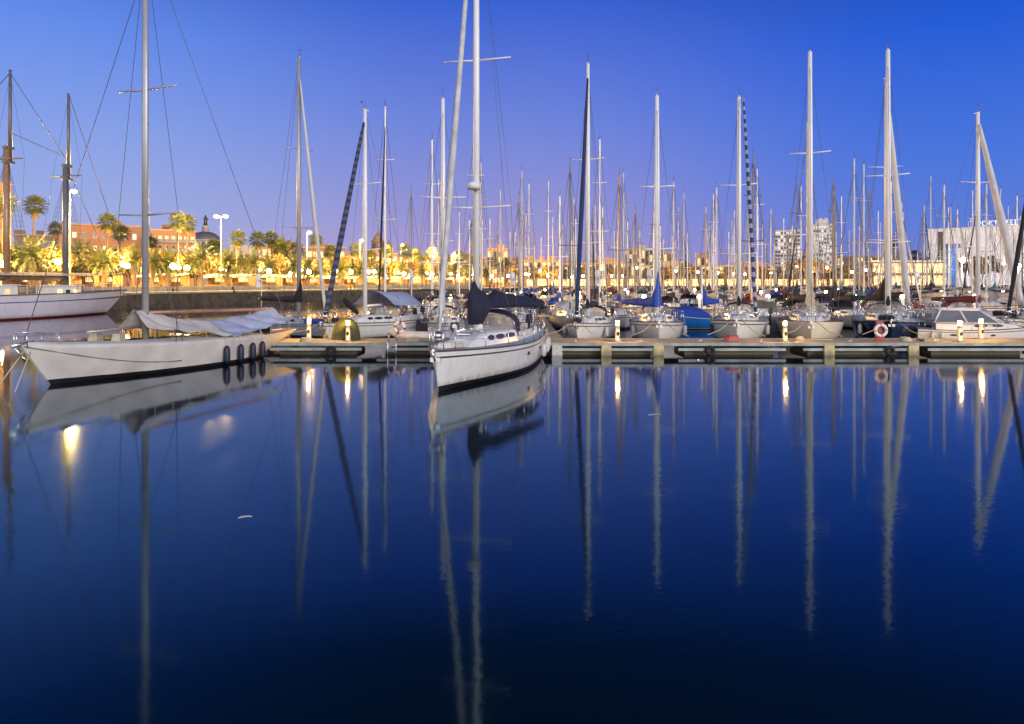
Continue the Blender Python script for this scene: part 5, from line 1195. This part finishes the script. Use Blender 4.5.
def spire(px, ty, Y, W, label, name='church_tower'):
    root = empty(name, (gx(px, Y), Y, QZ), 0, label, 'church tower'); H = gz(ty, Y)-QZ
    m = MB(); m.box((0, 0, H*.3), (W, W, H*.6)); m.box((0, 0, H*.6+.2), (W*1.12, W*1.12, .4)); tw = m.build('shaft', stone_brown, root)
    m = MB(); m.tube([(0, 0, H*.61), (0, 0, H*.8), (0, 0, H*.81), (0, 0, H*.83)], [W*.48, W*.44, W*.5, W*.46], n=8); m.build('belfry', stone_brown, root)
    m = MB(); m.tube([(0, 0, H*.83), (0, 0, H*.88), (0, 0, H*.93), (0, 0, H)], [W*.34, W*.3, W*.16, .12], n=8); m.build('cupola', stone_brown, root)
    for k in range(8):
        a = 2*math.pi*k/8+.39; q = MB(); q.box((math.cos(a)*W*.43, math.sin(a)*W*.43, H*.71), (.25, W*.16, H*.11), rz=a); q.build('bell_opening', glass_d, tw)
spire(378, 231, 300, 6.2, 'brown stone church tower rising above the amber palms')
spire(389, 239, 305, 3.0, 'slim secondary spire beside the brown church tower')
spire(285, 246, 330, 2.0, 'thin far spire above the pink plaster house', 'church_spire')
# market stalls / kiosks below the trees
for i, (px, Y, aw) in enumerate(((20, 112, cv_white), (62, 116, red_p), (84, 118, red_p), (104, 120, cv_white), (150, 122, cv_white), (172, 126, cv_beige), (216, 132, cv_white), (240, 136, cv_white), (268, 142, cv_white), (288, 150, cv_white), (310, 156, cv_beige), (332, 163, cv_white), (350, 170, cv_white), (368, 176, cv_beige), (392, 182, cv_white), (414, 190, cv_white), (436, 198, cv_white), (456, 206, cv_white), (476, 216, cv_beige), (496, 226, cv_white), (512, 236, red_p))):
    x = gx(px, Y); an = {cv_white.name: 'white', red_p.name: 'red', cv_beige.name: 'beige'}[aw.name]
    root = empty('kiosk', (x, Y, QZ), R(-18), 'lit kiosk with %s awning under the trees, %s along the promenade' % (an, nth(i)), 'kiosk', 'kiosks under the promenade trees')
    link('back_wall', cm('kb', lambda: MB().box((0, 1.9, 1.35), (4.2, .12, 2.7)).box((-2.05, .9, 1.35), (.1, 1.9, 2.7)).box((2.05, .9, 1.35), (.1, 1.9, 2.7)).mesh('back_wall', stone_ochre)), root)
    link('counter', cm('kc', lambda: MB().box((0, 0, .5), (5.0, .7, 1.0)).box((0, -.05, 1.03), (5.1, .85, .07)).mesh('counter', teak)), root)
    link('awning', cm(('ka', an), lambda: MB().loft([[(-2.8, -1.4, 2.35), (2.8, -1.4, 2.35)], [(-2.8, -1.4, 2.6), (2.8, -1.4, 2.6)], [(-2.7, 2, 3.1), (2.7, 2, 3.1)]], closed=False, smooth=False).mesh('awning', aw)), root)
    link('menu_board', cm('km', lambda: MB().box((0, 1.8, 1.9), (3.6, .05, .8)).mesh('menu_board', glowshop)), root)
    for sx_ in (-2.6, 2.6): link('post', cm('kp', lambda: MB().tube([(0, -1.3, 0), (0, -1.3, 2.45)], .05, n=5).mesh('post', alu_d)), root, (sx_, 0, 0))

# a person sitting on the quay edge
def person():
    Y = 113; x = edge_x(Y)-.1
    me = bpy.data.meshes.new('person'); V = [(0, 0, .12), (0, .03, .35), (0, .0, .58), (0, -.04, .68), (0, -.06, .82), (.17, 0, .55), (.24, -.12, .32), (.16, -.36, .22), (-.17, 0, .55), (-.24, -.12, .32), (-.16, -.36, .22), (.1, -.42, .16), (.12, -.5, -.28), (.12, -.6, -.34), (-.1, -.42, .16), (-.12, -.5, -.28), (-.12, -.6, -.34)]
    Ed = [(0, 1), (1, 2), (2, 3), (3, 4), (2, 5), (5, 6), (6, 7), (2, 8), (8, 9), (9, 10), (0, 11), (11, 12), (12, 13), (0, 14), (14, 15), (15, 16)]
    rad = [.16, .14, .13, .06, .12, .06, .05, .035, .06, .05, .035, .085, .055, .04, .085, .055, .04]
    me.from_pydata(V, Ed, []); me.materials.append(mat('dark_clothes', (.03, .03, .04), .8))
    o = link('person', me); o.location = (x, Y, QZ); o.rotation_euler = (0, 0, R(55))
    md = o.modifiers.new('skin', 'SKIN')
    for i, r in enumerate(rad): o.data.skin_vertices[0].data[i].radius = (r, r)
    o.data.skin_vertices[0].data[0].use_root = True
    s2 = o.modifiers.new('sub', 'SUBSURF'); s2.levels = 1; s2.render_levels = 1
    tag(o, 'person in dark clothes sitting on the edge of the promenade quay', 'person')
try: person()
except Exception as e: print('person', e)

# scraps drifting on the water
for px, py, l_, lb in ((245, 518, .2, 'pale feather drifting on the open water off the classic yacht'), (655, 415, .4, 'thin pale stick drifting on the water before the long pontoon')):
    Y = CH*F/(py-HY); m = MB(); m.loft([[(-l_/2, 0, .004), (-l_/4, .02, .004), (l_/4, .025, .004), (l_/2, .0, .004)], [(-l_/2, .01, .012), (-l_/4, .05, .02), (l_/4, .06, .02), (l_/2, .02, .01)], [(-l_/2, .02, .004), (-l_/4, .07, .004), (l_/4, .07, .004), (l_/2, .03, .004)]], closed=False)
    tag(m.build('floating_scrap', white_p, None, (gx(px, Y), Y, 0), .3), lb, 'debris')
